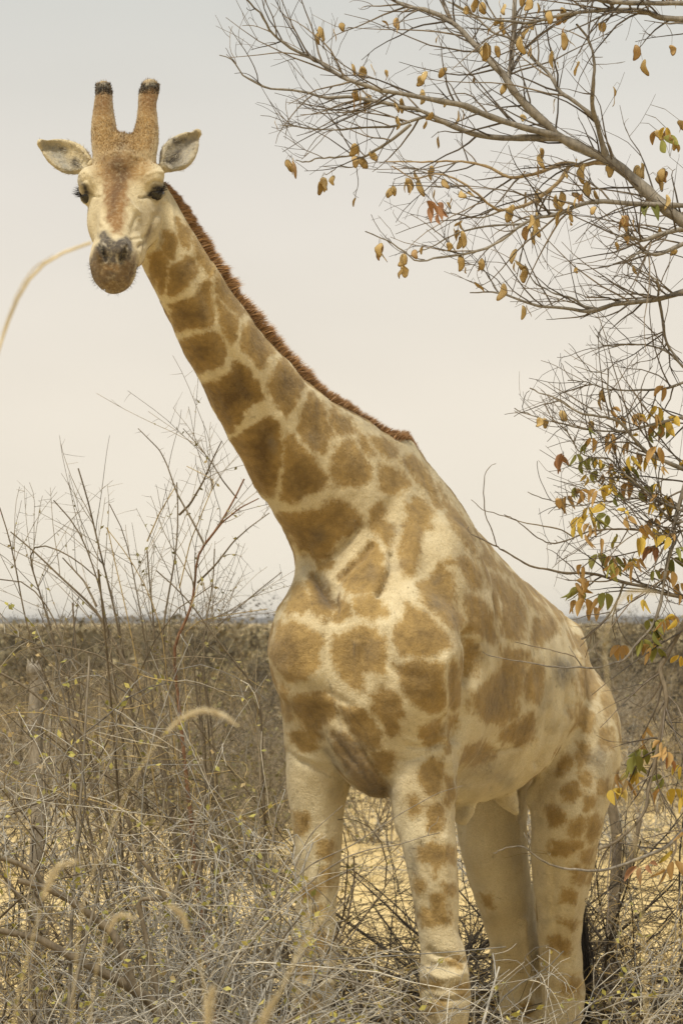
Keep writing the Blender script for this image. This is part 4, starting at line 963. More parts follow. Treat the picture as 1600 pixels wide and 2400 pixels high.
# mane along the crest of the neck
R = catmull(NECK_ROWS, 60); C = R[:, :3]
T, S_, Bn = frames(C, np.array([.62, .35, .70]))
crest = C + Bn * (R[:, 4:5] - .012)
crest = crest[2:46]
keep = [c for c in crest if 800 + c[0] / c[1] * FOC < 830]
crest = np.array(keep + [PW(870, 1018, 12.14), B(.12, 0, 2.955), B(.22, 0, 2.965), B(.32, 0, 2.955)])
crest = catmull(crest, 400)
cpx = 800 + crest[:, 0] / crest[:, 1] * FOC
nrm = np.gradient(crest, axis=0); nrm /= np.linalg.norm(nrm, axis=1)[:, None]
Tm = nrm
out = np.array([.62, .25, .75]) - Tm * (Tm @ np.array([.62, .25, .75]))[:, None]; out /= np.linalg.norm(out, axis=1)[:, None]
lat = np.cross(Tm, out)
# settle the crest on the actual hide
for _ in range(4):
    crest = crest - out * np.clip(gsdf(crest), -.02, .02)[:, None]
n = 21000
t = rng.uniform(0, 1, n) * 399; i = t.astype(int).clip(0, 398); f = (t - i)[:, None]
u = t / 399
prof = np.interp(u, [0, .05, .15, .45, .7, .85, .94, .975, 1], [.020, .034, .044, .060, .062, .050, .036, .040, .014])
root = crest[i] * (1 - f) + crest[i + 1] * f + lat[i] * rng.normal(0, .006, n)[:, None] - out[i] * .006
clump = vnoise(np.stack([u * 90, u * 0, u * 0], 1), 1.0, 5) + .7 * vnoise(np.stack([u * 260, u * 0, u * 0], 1), 1.0, 6)
L = prof * rng.uniform(.65, 1.08, n) * (1 + .20 * clump)
dirn = out[i] + Tm[i] * (.30 + .28 * clump)[:, None] + lat[i] * rng.normal(0, .18, n)[:, None]
V, F = strands(root, dirn, L, .0015, Tm[300] * .2, 8, .13)
put('mane', V, F, MAT_MANE, giraffe, smooth=False, kind='stuff')
# thin dark dorsal line behind the withers
n = 3200
u = rng.uniform(0, 1, n)[:, None]
line = catmull([B(.26, 0, 2.96), B(.42, 0, 2.91), B(.6, 0, 2.84), B(.95, 0, 2.66)], 60)
for _ in range(5): line = line - UP * np.clip(gsdf(line), -.02, .02)[:, None]
root = line[(u[:, 0] * 59).astype(int)] + GL * rng.normal(0, .004, n)[:, None] - UP * .004
V, F = strands(root, UP * .7 - GF * .9 + 0 * root, .042 * (1 - .8 * u[:, 0]) * rng.uniform(.7, 1, n), .0015, np.array([0, 0, -.2]), 9, .15)
put('dorsal_hair', V, F, MAT_MANE, giraffe, smooth=False, kind='stuff')
# fuzz on the ossicones, black crowns
hi_ = np.where((gpx[:, 1] < 400) & (gpx[:, 0] > 205) & (gpx[:, 0] < 378) & (rng.uniform(0, 1, nV) < np.clip((400 - gpx[:, 1]) / 90, 0, 1)))[0]
pick = rng.choice(hi_, 9000); nn = gN[pick]
V, F = strands(gV[pick] - nn * .003, nn * .35 + UP * .9, rng.uniform(.006, .013, len(pick)), .0007, nn * .1, 10, .25)
put('horn_hair', V, F, MAT_HORN, giraffe, smooth=False, kind='stuff')
hi_ = np.where((gpx[:, 1] < 224) & (gpx[:, 1] > 198) & (gpx[:, 0] > 205) & (gpx[:, 0] < 378))[0]
pick = rng.choice(hi_, 2600); nn = gN[pick]
V, F = strands(gV[pick] - nn * .004, nn * .35 + UP * .75, rng.uniform(.006, .013, len(pick)), .0009, nn * .3, 11, .22)
put('horn_crown_hair', V, F, MAT_BLACK, giraffe, smooth=False, kind='stuff')
# short coat lying over the hide, pigmented like the skin below it
vis = np.where((face > -.15) & (gV[:, 2] > .6) & ~((gpx[:, 1] > 560) & (gpx[:, 0] < 330) & (gV[:, 1] < 11.2)))[0]
pick = rng.choice(vis, 150000); nn = gN[pick]
headm = (np.linalg.norm(gV[pick] - hc, axis=1) < .40)
lie = np.where(headm[:, None], hd * 1.0, np.array([.15, .25, -1.0]))
onneck = (gpx[pick, 1] < 1150) & (gpx[pick, 0] < 900) & ~headm
lie[onneck] = np.array([.45, .30, -.75])
lie = lie - nn * (lie * nn).sum(1)[:, None]; lie = nrmz(lie + rng.normal(0, .22, lie.shape))
d = nrmz(lie + nn * .22)
side = nrmz(np.cross(d, nn)); w_ = np.where(headm, .0006, .0009)[:, None]; Lh = (np.where(headm, .006, .011) * rng.uniform(.6, 1.2, len(pick)))[:, None]
r0_ = gV[pick] - nn * .0008
V = np.stack([r0_ - side * w_, r0_ + side * w_, r0_ + d * Lh], 1).reshape(-1, 3)
V = V - np.array(GO)
cm = mesh_np('coat_hair', V, np.arange(len(V)).reshape(-1, 3), MAT_COAT, True)
i3 = np.repeat(pick, 3)
at_ = cm.attributes.new('patch', 'FLOAT', 'POINT'); at_.data.foreach_set('value', (sd[i3] / 40.0 + np.repeat(rng.normal(0, .06, len(pick)), 3)).astype(np.float32))
at_ = cm.attributes.new('tone', 'FLOAT', 'POINT'); at_.data.foreach_set('value', tone[i3].astype(np.float32))
at_ = cm.attributes.new('pigment_shade', 'FLOAT_COLOR', 'POINT'); at_.data.foreach_set('color', tint[i3].astype(np.float32).ravel())
link(bpy.data.objects.new('coat_hair', cm), giraffe, kind='stuff')
# chin whiskers
hi_ = np.where((gpx[:, 1] > 615) & (gpx[:, 0] < 330) & (gpx[:, 0] > 190) & (gV[:, 1] < 11.2))[0]
pick = rng.choice(hi_, 420); nn = gN[pick]
V, F = strands(gV[pick], nn, rng.uniform(.006, .018, len(pick)), .0005, nn * .2, 12, .3)
put('whiskers', V, F, MAT_BLACK, giraffe, smooth=False, kind='stuff')
# soft hair in the ears
for (bx, by, tx, ty, Y, en) in ((208, 386, 97, 336, 11.40, EARN[0]), (388, 388, 462, 312, 11.36, EARN[1])):
    a_, b_ = PW(bx, by, Y), PW(tx, ty, Y)
    e_ = np.where((np.linalg.norm(gV - (a_ * .6 + b_ * .4), axis=1) < .075))[0]
    pick = rng.choice(e_, 500)
    ax = (b_ - a_) / np.linalg.norm(b_ - a_)
    V, F = strands(gV[pick], ax * .8 + gN[pick] * .5, rng.uniform(.008, .016, 500), .0007, ax * .2, 13, .35)
    put('ear_hair', V, F, hair_mat('ear_hair', (.35, .32, .26), (.6, .56, .48)), giraffe, smooth=False, kind='stuff')
# tail with black tuft, hanging behind the near hind leg
def tube_mesh(rows, sides=8, n=None, cap=True):
    """rows x,y,z,r -> V,F(quads) with parallel-ish frames"""
    R = catmull(rows, n) if n else np.asarray(rows, float)
    C, rad = R[:, :3], np.maximum(R[:, 3], .0002)
    T = np.gradient(C, axis=0); T /= np.linalg.norm(T, axis=1)[:, None] + 1e-9
    ref = np.array([.31, .87, .38]); 
    A = np.cross(T, ref); A /= np.linalg.norm(A, axis=1)[:, None] + 1e-9
    Bv = np.cross(T, A)
    ph = np.linspace(0, 2 * math.pi, sides, endpoint=False)
    V = C[:, None] + rad[:, None, None] * (np.cos(ph)[None, :, None] * A[:, None] + np.sin(ph)[None, :, None] * Bv[:, None])
    m = len(C)
    i = np.arange(m - 1)[:, None] * sides; j = np.arange(sides)[None]
    F = np.stack([i + j, i + (j + 1) % sides, i + sides + (j + 1) % sides, i + sides + j], -1).reshape(-1, 4)
    return V.reshape(-1, 3), F
rows = [(*B(1.90, 0, 2.20), .04), (*B(1.99, .01, 2.12), .032), (*PW(1345, 1700, 13.9), .022), (*PW(1350, 1900, 13.9), .016), (*PW(1358, 2120, 13.88), .012), (*PW(1362, 2200, 13.88), .01)]
V, F = tube_mesh(rows, 10, 40)
tail = put('tail', V, F, Mat('tail_skin', .8).color((.34, .24, .12)), giraffe)
tl = catmull([PW(1352, 2100, 13.88), PW(1360, 2180, 13.88), PW(1362, 2260, 13.88), PW(1364, 2350, 13.88)], 100)
n = 1600
root = tl[rng.integers(0, 100, n)] + rng.normal(0, .012, (n, 3))
V, F = strands(root, np.broadcast_to(np.array([.03, 0, -1.0]), (n, 3)), rng.uniform(.16, .34, n), .0016, np.array([0, 0, -.1]), 14, .10)
put('tail_tuft', V, F, MAT_BLACK, tail, smooth=False, kind='stuff')
# ------------------------------------------------------------------ mopane tree on the right: trunk beyond the frame, limbs reaching in
A1 = (480, 0, .3954); A2 = (1000, 0, .38265); A3 = (840, 350, .4847); A4 = (1050, 700, .35077); A5 = (1150, 1100, .287); A6 = (1350, 1500, .2126); A7 = (1300, 1900, .2126); B4 = (800, 0, .5102)
TX, TY = 1.95, 11.75
tree = empty('mopane_tree', (TX, TY, 0), 'bare mopane tree reaching in with tan pods and bronze butterfly leaves', 'tree')
tr = catmull([(TX + .05, TY, -.1, .17), (TX, TY, .5, .145), (TX - .03, TY + .03, 1.6, .125), (TX + .04, TY, 2.8, .11), (TX + .02, TY + .05, 4.0, .09), (TX + .15, TY + .1, 5.0, .06), (TX + .1, TY + .2, 5.9, .02)], 40)
V, F = sweep(tr[None], 14); put('trunk', V, F, BARK_BROWN, tree)
def mixfr(*parts): return np.vstack([zpk(f, p) for f, p in parts])
U = (0, 0, 1)
LIMBS = [  # (parent or None = trunk, points in photo px, r0, r1, bark)
 (None, mixfr((B4, [(1568,1020),(1480,950),(1400,880),(1300,790),(1220,735),(1120,690),(1010,635),(940,570),(860,500),(790,420),(740,340),(680,280),(600,195),(540,130),(470,80),(380,45),(290,25),(210,-15)])), 15, 3.4, 'G'),
 (0, mixfr((B4, [(1000,628),(930,610),(850,590),(750,560),(640,520),(560,485),(480,470),(380,450),(270,430),(160,410),(60,375),(0,355)]), (A1, [(680,370),(600,330),(520,290),(440,235),(380,170),(340,90),(280,30),(240,-10)])), 8.5, 1.6, 'G'),
 (0, mixfr((B4, [(1005,634),(860,632),(760,635),(650,625),(560,600),(480,565),(400,525),(340,500)]), (A1, [(1190,640),(1090,615),(960,590),(850,575),(720,580),(600,545),(480,530),(390,525),(300,490),(210,430),(170,360),(85,325)])), 7, 1.2, 'G'),
 (2, zpk(A1, [(1400,725),(1320,690),(1180,730),(1100,750),(960,755),(800,770),(640,765),(520,745),(440,745)]), 4, 1, 'G'),
 (3, zpk(A1, [(1220,735),(1130,810),(1060,860),(990,900),(930,935),(860,925),(760,935),(660,940),(600,960),(540,950)]), 4, 1.2, 'G'),
 (4, zpk(A1, [(930,935),(880,990),(800,985),(760,1010),(720,1040)]), 1.8, .8, 'G'),
 (0, zpk(B4, [(1215,730),(1190,640),(1170,560),(1150,480),(1155,380),(1160,280),(1130,180),(1080,110)]), 7, 2, 'G'),
 (None, zpk(B4, [(1568,90),(1460,80),(1380,50),(1260,45),(1100,55),(960,80),(860,105),(740,95),(640,80),(520,20)]), 6.5, 1.6, 'G'),
 (None, zpk(B4, [(1568,15),(1400,15),(1250,10),(1180,0),(1080,-30)]), 6, 4, 'G'),
 (0, zpk(B4, [(762,365),(770,330),(785,220),(790,100),(795,-20)]), 5.5, 4.5, 'G'),
 (6, zpk(B4, [(1168,545),(1060,460),(1000,420),(960,350),(910,300),(850,240),(780,180),(700,150),(640,100),(560,50),(490,10)]), 5, 1.5, 'G'),
 (0, zpk(B4, [(1280,760),(1180,745),(1100,760),(1020,750),(940,780),(860,805),(770,815),(680,770),(600,750),(500,740),(380,745),(270,740),(200,745)]), 6, 1.3, 'T'),
 (11, zpk(B4, [(1050,752),(1000,830),(930,890),(850,940),(740,965),(690,950),(620,890),(540,830),(440,800),(330,820),(230,760)]), 5, 1.3, 'T'),
 (None, zpk(B4, [(1568,945),(1450,940),(1320,935),(1180,925),(1080,945),(990,985),(900,1000),(830,1030),(740,1100),(640,1150),(540,1170),(440,1185),(350,1200),(280,1150),(200,1100),(110,1065)]), 6, 1.1, 'G'),
 (13, zpk(B4, [(830,1030),(720,1035),(600,1050),(500,1085),(420,1130),(340,1165)]), 2.6, 1.2, 'G'),
 (12, zpk(B4, [(740,965),(640,1000),(540,985),(470,975),(430,960)]), 2.2, .9, 'G'),
 (None, zpk(B4, [(1568,1050),(1450,1080),(1380,1105),(1310,1080),(1255,1090)]), 6, 1.6, 'G'),
 (None, zpk(B4, [(1568,1120),(1450,1170),(1370,1160),(1315,1195)]), 5, 1.6, 'G'),
 (None, zpk(B4, [(1568,1340),(1450,1375),(1330,1390),(1240,1400),(1140,1430),(1020,1415),(900,1405),(800,1370),(720,1345),(650,1340),(590,1345)]), 6.5, 1.1, 'G'),
 (18, zpk(B4, [(720,1345),(680,1280),(640,1230),(575,1210)]), 1.8, .9, 'G'),
 (18, zpk(B4, [(1180,1420),(1110,1405),(1060,1370),(1000,1355),(940,1330),(880,1290),(840,1215)]), 3.2, 1, 'G'),
 (18, zpk(B4, [(1450,1375),(1455,1310),(1430,1275),(1350,1230),(1265,1175)]), 3, .9, 'G'),
 (18, zpk(B4, [(1455,1365),(1475,1480),(1490,1570),(1540,1650),(1600,1720)]), 3.4, 2.4, 'G'),
 (22, zpk(B4, [(1590,1710),(1500,1620),(1420,1590),(1330,1580),(1240,1590),(1190,1580),(1170,1535)]), 3, .9, 'G'),
 (None, zpk(A4, [(1568,1140),(1450,1090),(1340,1040),(1240,940),(1150,830),(1080,800),(960,780),(850,750),(740,680),(640,640),(545,600)]), 5, 1.3, 'G'),
 (None, zpk(A4, [(1568,790),(1450,820),(1330,850),(1200,885),(1050,885),(900,870),(780,840),(650,810),(530,770),(435,730)]), 3.4, 1, 'G'),
 (None, zpk(A4, [(1568,560),(1450,600),(1300,610),(1150,610),(1030,600),(930,560),(800,545)]), 3.2, 1, 'G'),
 (24, zpk(A4, [(1120,812),(1085,720),(1065,600),(1063,470),(1000,495),(840,455)]), 2.4, .8, 'G'),
 (None, zpk(A4, [(1568,1420),(1400,1350),(1300,1270),(1200,1190),(1130,1130),(1070,1070),(950,1060),(870,1020),(800,900),(760,850)]), 3.2, 1, 'G'),
 (None, zpk(A5, [(1568,1045),(1400,1010),(1250,960),(1130,935),(1000,900),(860,860),(740,845),(600,850),(450,815),(330,795),(200,720),(100,660),(30,620),(-160,525),(-190,470)]), 4.6, 1.1, 'B'),
 (29, zpk(A5, [(45,628),(20,540),(0,480),(-45,370),(-60,180),(-40,20),(35,-50)]), 1.4, .8, 'B'),
 (29, zpk(A5, [(1080,925),(1040,1050),(950,1200),(860,1300),(740,1390)]), 2.4, 2.2, 'G'),
 (None, zpk(A5, [(1600,60),(1560,200),(1490,450),(1500,560),(1460,680),(1430,800),(1410,920),(1390,1050),(1360,1170),(1290,1320),(1200,1410),(1140,1490),(1080,1560),(980,1590),(860,1625),(740,1615),(620,1620),(480,1610),(330,1580),(180,1560),(0,1520),(-70,1490)]), 5.5, .8, 'G'),
 (32, zpk(A5, [(740,1613),(690,1540),(620,1510),(460,1470),(330,1440),(190,1410)]), 1.6, .7, 'B'),
 (None, zpk(A6, [(1250,-300),(1090,-20),(1000,150),(920,320),(960,480),(990,640),(960,850),(920,1050),(880,1250),(830,1480),(790,1650),(760,1850),(680,2000),(550,2130),(400,2250),(240,2310)]), 6, 2.6, 'B'),
 (None, zpk(A7, [(1500,130),(1411,220),(1270,360),(1150,440),(1000,500),(850,560),(620,640),(440,665),(250,650),(100,640),(0,610),(-90,580),(-220,490),(-330,410),(-450,390),(-600,430),(-680,470)]), 5, .9, 'G'),
 (35, zpk(A7, [(-285,440),(-290,380),(-340,240)]), 1.3, .7, 'G'),
 (None, zpk(A5, [(1568,500),(1400,540),(1250,500),(1080,490),(950,490),(800,510),(650,570),(510,605),(400,570),(280,480),(180,400),(110,370)]), 3, .9, 'B'),
 (None, zpk(A5, [(1568,300),(1400,270),(1200,240),(1000,260),(850,270),(700,300),(560,270),(430,240),(300,185)]), 2.6, .8, 'G'),
 (None, zpk(A5, [(1600,420),(1480,430),(1380,330),(1240,170),(1080,80),(960,20)]), 3.4, 1.4, 'G'),
 (37, zpk(A5, [(680,560),(560,490),(400,460),(250,430),(100,380),(-60,330),(-160,250)]), 1.8, .7, 'B'),
]
bm_ = {'B': BARK_BROWN, 'G': BARK_LIMB, 'T': BARK_TAN}
LP = []
rT = np.random.default_rng(21)
for k_, (par, pts, r0, r1, bk) in enumerate(LIMBS):
    n = max(10, min(44, int(3 * len(pts))))
    q = catmull(pts, n); u = np.linspace(0, 1, n)
    if par is None:
        Y0 = 11.7; dY = rT.uniform(-.45, .3)
    else:
        pp = LP[par]; ppx = np.stack([800 + pp[:, 0] / pp[:, 1] * FOC, HOR + (CAMH - pp[:, 2]) / pp[:, 1] * FOC], 1)
        Y0 = pp[np.linalg.norm(ppx - q[0], axis=1).argmin(), 1]; dY = rT.uniform(-.3, .3)
    Yv = Y0 + dY * u + .06 * np.sin(u * 9 + k_) * u
    q = q + rT.normal(0, 1.0, q.shape) * np.clip(u, 0, 1)[:, None]
    rad = 1.15 * (r0 + (r1 - r0) * u ** .8) * (1 + .10 * rT.normal(0, 1, n))
    L = np.stack([(q[:, 0] - 800) / FOC * Yv, Yv, CAMH - (q[:, 1] - HOR) / FOC * Yv, np.maximum(rad, .5) / FOC * Yv], 1)
    if par is None:   # carry the limb back to the trunk
        z0 = L[0, 2]; zt = max(.5, min(4.6, z0 - .25 * (1 if z0 > 2.2 else .4)))
        ex = np.array([[TX + .02, TY, zt, min(L[0, 3] * 1.6, .07)], [(TX + L[0, 0]) / 2 + .05, (TY + L[0, 1]) / 2, (zt + z0) / 2 - .03, L[0, 3] * 1.25]])
        if TX - L[0, 0] > .12: L = np.vstack([catmull(np.vstack([ex, L[:1]]), 8)[:-1], L])
    LP.append(L)
    V, F = sweep(L[None], 7 if r0 > 4 else 5)
    put('limb', V, F, bm_[bk], tree)
def resamp(L, k):
    i = np.linspace(0, len(L) - 1, k); a = i.astype(int).clip(0, len(L) - 2); f = (i - a)[:, None]
    return L[a] * (1 - f) + L[a + 1] * f
PL = np.stack([resamp(L, 24) for L in LP])
flat = (1, .55, 1)
def inframe(o): 
    x = 800 + o[:, 0] / o[:, 1] * FOC
    return x < 1760
o, d, pr = spawn(PL, 760, .12, 1.0, .75, .25, rT, up=(-.18, 0, .10), flat=flat)
m = inframe(o); o, d, pr = o[m], d[m], pr[m]
BX = [0,130,260,300,400,450,500,620,660,740,760,870,960,1040,1100,1200,1300,1500,1600,2400]; BY = [480,520,560,620,650,740,850,870,1080,1150,1380,1230,1190,1250,1280,1250,1260,1330,1400,1400]
def trim(P):
    e = P[:, -1]; ex = 800 + e[:, 0] / e[:, 1] * FOC; ey = HOR + (CAMH - e[:, 2]) / e[:, 1] * FOC
    return P[ex > np.interp(ey, BX, BY) + rT.normal(0, 12, len(P))]
T1 = lines(o, d, rT.uniform(.08, .34, len(o)) * np.clip(pr / .004, .6, 1.3), np.clip(pr * .6, .0016, .0040), .0011, 8, rT, .22, .022)
T1 = trim(T1)
o, d, pr = spawn(T1, 1050, .15, 1.0, .7, .25, rT, up=(-.08, 0, .12), flat=flat)
T2 = lines(o, d, rT.uniform(.04, .20, len(o)), np.clip(pr * .7, .0011, .0020), .0008, 6, rT, .25, .03)
T2 = trim(T2)
o, d, pr = spawn(T2, 300, .2, 1.0, .75, .25, rT, flat=flat)
T3 = lines(o, d, rT.uniform(.02, .08, len(o)), .0008, .0006, 4, rT, .25, .03)
# little nodes at the tips (buds)
V, F = joinVF([sweep(T1, 4), sweep(T2, 3), sweep(T3, 3)])
put('twigs', V, F, TWIG_TREE, tree, kind='stuff')
cloud = np.vstack([PL[..., :3].reshape(-1, 3), T1[..., :3].reshape(-1, 3), T2[..., :3].reshape(-1, 3)])
cpxy = np.stack([800 + cloud[:, 0] / cloud[:, 1] * FOC, HOR + (CAMH - cloud[:, 2]) / cloud[:, 1] * FOC], 1)
# pods: flat kidney shapes, thin but with volume
def kidney(w, h, th, curve, lobes=1):
    a = np.linspace(0, 2 * math.pi, 14, endpoint=False)
    x = np.sin(a) * w * .5 * (1 + .12 * np.cos(a)); z = -h * .5 + np.cos(a) * h * .5
    x = x + curve * ((z + h * .5) / h * 2) ** 2 * w
    rim = np.stack([x, 0 * x, z], 1); ins = rim * .62 + np.array([curve * w * .1, 0, -h * .19])
    f_ = ins + np.array([0, -th, 0]); b_ = ins + np.array([0, th, 0])
    c0 = np.array([[0, -th * 1.3, -h * .5]]); c1 = np.array([[0, th * 1.3, -h * .5]])
    V = np.vstack([rim, f_, b_, c0, c1]); n = 14; F = []
    for i in range(n):
        j = (i + 1) % n
        F += [(i, j, n + j), (i, n + j, n + i), (i, 2 * n + j, j), (i, 2 * n + i, 2 * n + j), (n + i, n + j, 3 * n), (2 * n + j, 2 * n + i, 3 * n + 1)]
    V[:, 1] += .16 * w * np.sin(V[:, 2] / h * 5 + curve * 9); V[:, 0] += .05 * w * np.sin(V[:, 2] / h * 11 + curve * 20)
    return V, np.array(F)
def objcol(name, stops, trans, scale=120):
    M = Mat(name, .65, .25)
    c = M.ramp(M.objrand(), stops)
    c = M.mix(1.0, c, M.ramp(M.noise(scale, 4, M.objco(), .7), [(.3, (.62, .58, .52)), (.7, (1.25, 1.25, 1.2))]), 'MULTIPLY')
    M.color(c); t = M.n('ShaderNodeBsdfTranslucent'); M.l(c, t.inputs['Color'])
    mx = M.n('ShaderNodeMixShader'); mx.inputs[0].default_value = trans
    M.l(M.b.outputs[0], mx.inputs[1]); M.l(t.outputs[0], mx.inputs[2]); M.l(mx.outputs[0], M.t.nodes['Material Output'].inputs['Surface'])
    return M.m
MAT_POD = objcol('tan_pod', [(0, (.34, .23, .09)), (.5, (.46, .325, .135)), (.85, (.60, .46, .23)), (1, (.38, .22, .10))], .18)
MAT_LEAF = {'g': objcol('green_leaf', [(0, (.20, .215, .06)), (1, (.40, .39, .11))], .35, 60), 'y': objcol('yellow_leaf', [(0, (.55, .41, .07)), (1, (.74, .56, .13))], .35, 60),
            'b': objcol('bronze_leaf', [(0, (.42, .26, .10)), (1, (.58, .40, .17))], .3, 60), 'r': objcol('rust_leaf', [(0, (.36, .19, .10)), (1, (.48, .27, .15))], .3, 60)}
pods_me = []
for s_ in range(6):
    V, F = kidney(1.0, 1.5 + .14 * s_, .03, (-.22, .25, .12, -.12, .3, -.3)[s_])
    pods_me.append(mesh_np('pod', V, F, MAT_POD))
pod_px = np.vstack([zpk(B4, [(640,10),(740,18),(735,85),(700,90),(660,195),(645,205),(770,180),(848,120),(902,10),(935,40),(1005,62),(1028,150),(1024,115),(865,205),(965,232),(1082,278),(1360,205),(1380,275),(1250,395),(1262,425),(1515,205),(755,385),(985,450),(45,295),(85,315),(140,290),(205,320),(385,325),(380,410),(280,450),(250,470),(262,532),(60,408),(95,408),(120,440),(540,510),(560,500),(70,660),(60,712),(85,722),(905,705),(1100,750),(1225,750),(1345,760),(1370,775),(1385,845),(1125,828),(1500,892),(1450,805),(1480,785),(1470,770),(1490,590),(1530,635),(1555,555),(1445,598),(900,880),(980,895),(990,920),(1005,965),(1060,880),(1070,905),(1300,1010),(1295,990),(290,820),(310,815),(340,830),(235,850),(415,760),(775,955),(780,985),(875,990),(885,1050),(540,1015),(520,1040),(553,1090),(553,1155),(180,1120),(172,1120),(330,1145),(297,1168),(287,1220),(648,1185),(612,1290),(757,1305),(787,1205),(822,1215),(845,1238),(795,1140),(850,1398),(1185,1820),(1002,1890),(925,1920),(1145,1930),(990,2285)]),
                    zpk(A1, [(690,160),(680,205),(810,130),(420,712),(480,945),(515,935),(700,1045),(690,1050),(1560,40),(1130,105)])])
extra = pod_px[rT.random(len(pod_px)) < .45]; pod_px = np.vstack([pod_px, extra + rT.normal(0, 9, extra.shape)])
stalks = []
def hang(px_, Yj):
    """a spot on the nearest twig: distance comes from the twig it hangs on"""
    i = np.linalg.norm(cpxy - px_, axis=1).argmin()
    c = cloud[i]; p = PW(px_[0], px_[1], c[1] + Yj)
    stalks.append(np.stack([np.append(c, .0009), np.append((c + p) / 2 + np.array([0, 0, .012]), .0008), np.append(p, .0007)]))
    return p
for i_, q in enumerate(pod_px):
    p = hang(q, rT.uniform(-.02, .02))
    ob = bpy.data.objects.new('pod', pods_me[i_ % 6]); link(ob, tree)
    s_ = rT.uniform(.023, .032)
    ob.location = Vector(p) - Vector(tree.location); ob.scale = (s_, s_, s_ * rT.uniform(.85, 1.15))
    ob.rotation_euler = (rT.normal(0, .25), rT.normal(0, .3), rT.uniform(0, 6.28))
# butterfly leaves: two curled leaflets on one stalk
def butterfly(fold, curl, droop):
    Vs, Fs = [], []; o_ = 0
    for sg in (-1, 1):
        u = np.linspace(0, 1, 7); w = np.array([-.5, 0, .5])
        Uu, Ww = np.meshgrid(u, w, indexing='ij')
        wid = .55 * np.sin(np.pi * np.clip(Uu * .92 + .06, 0, 1)) ** .75 * (1.15 - .35 * Uu)
        x = sg * (.10 + .25 * Uu + (Ww + .18) * wid * math.cos(fold)); z = -Uu * 1.0 + .12 * np.sin(Uu * 3)
        y = np.abs(Ww) * wid * math.sin(fold) + curl * Uu ** 2 * sg + droop * Uu
        V = np.stack([x, y, z], -1).reshape(-1, 3)
        F = [(i * 3 + j, i * 3 + j + 1, i * 3 + j + 4, i * 3 + j + 3) for i in range(6) for j in range(2)]
        V2 = V + np.array([0, .018, 0])
        Vs += [V, V2]; Fs += [np.array(F) + o_, np.array(F)[:, ::-1] + o_ + len(V)]; o_ += 2 * len(V)
    return np.vstack(Vs), np.vstack(Fs)
leaf_me = {k_: [mesh_np('leaf', *butterfly(rT.uniform(.2, .9), rT.uniform(-.3, .3), rT.uniform(-.2, .3)), MAT_LEAF[k_]) for _ in range(4)] for k_ in 'gybr'}
LF = [(A4, 'bbbyybbybbb', [(950,930),(1100,950),(1080,900),(1220,1050),(1240,1080),(1200,960),(1400,990),(1390,720),(1250,770),(1300,770),(1445,590)]), (A4, 'rrgggggbyybybggby', [(730,1070),(770,1040),(850,1040),(890,1090),(950,1060),(1040,1110),(1185,1140),(1085,1100),(1090,1180),(1330,1050),(1260,1030),(1050,1240),(990,1280),(1370,1240),(1290,1270),(730,1340),(1455,1320)]),
      (A4, 'bybygg', [(1210,1230),(1550,1090),(1410,850),(1460,800),(1430,780),(1470,830)]),
      (A5, 'yyyggybybbbgggbbgbbyby', [(800,310),(720,390),(790,380),(880,400),(945,370),(910,270),(810,450),(700,470),(860,480),(890,570),(770,530),(1030,550),(870,690),(1015,715),(1025,790),(1095,735),(1140,725),(1215,725),(1165,780),(1200,560),(1250,450),(1310,480)]),
      (A5, 'bybyygrrbbbbbbbbg', [(1330,400),(1440,310),(1440,220),(1430,490),(1440,550),(1520,640),(1330,625),(1300,630),(1410,840),(1470,830),(1540,930),(750,785),(725,860),(690,920),(795,905),(725,980),(650,990)]),
      (A5, 'bbbbggggbyggbgyb', [(690,1070),(770,1060),(840,1125),(880,1050),(930,1010),(740,980),(1280,1230),(1350,1240),(1430,1220),(1500,1210),(1330,1320),(1235,1390),(1300,1450),(1360,1460),(1390,1360),(1060,1440)]), (A5, 'yg', [(1540,1520),(1330,1250)]),
      (A6, 'bbbggggggyybbyybbrygybby', [(490,70),(780,970),(740,1150),(830,1140),(720,1200),(690,1270),(660,1280),(560,1390),(650,1390),(590,1450),(670,1450),(450,1480),(550,1560),(480,1630),(385,1650),(930,1120),(980,1180),(1000,1300),(1140,1390),(940,1510),(1080,1640),(920,1650),(990,1230),(1150,1740)]),
      (A7, 'rrybbb', [(920,620),(1030,590),(1270,440),(1310,560),(1200,640),(1400,240)]), (A3, 'rrrr', [(330,250),(355,275),(390,300),(375,260)]), (A3, 'gb', [(1400,265),(1280,330)]), (A2, 'gyb', [(1440,850),(1460,780),(1410,800)])]
for fr, cols, pts in LF:
    for ch, q in zip(cols, zpk(fr, pts)):
        p = hang(q, rT.uniform(-.03, .03))
        ob = bpy.data.objects.new('leaf', leaf_me[ch][rT.integers(0, 4)]); link(ob, tree)
        s_ = rT.uniform(.045, .068)
        ob.location = Vector(p) - Vector(tree.location); ob.scale = (s_,) * 3
        ob.rotation_euler = (rT.normal(0, .4), rT.normal(0, .45), rT.uniform(0, 6.28))
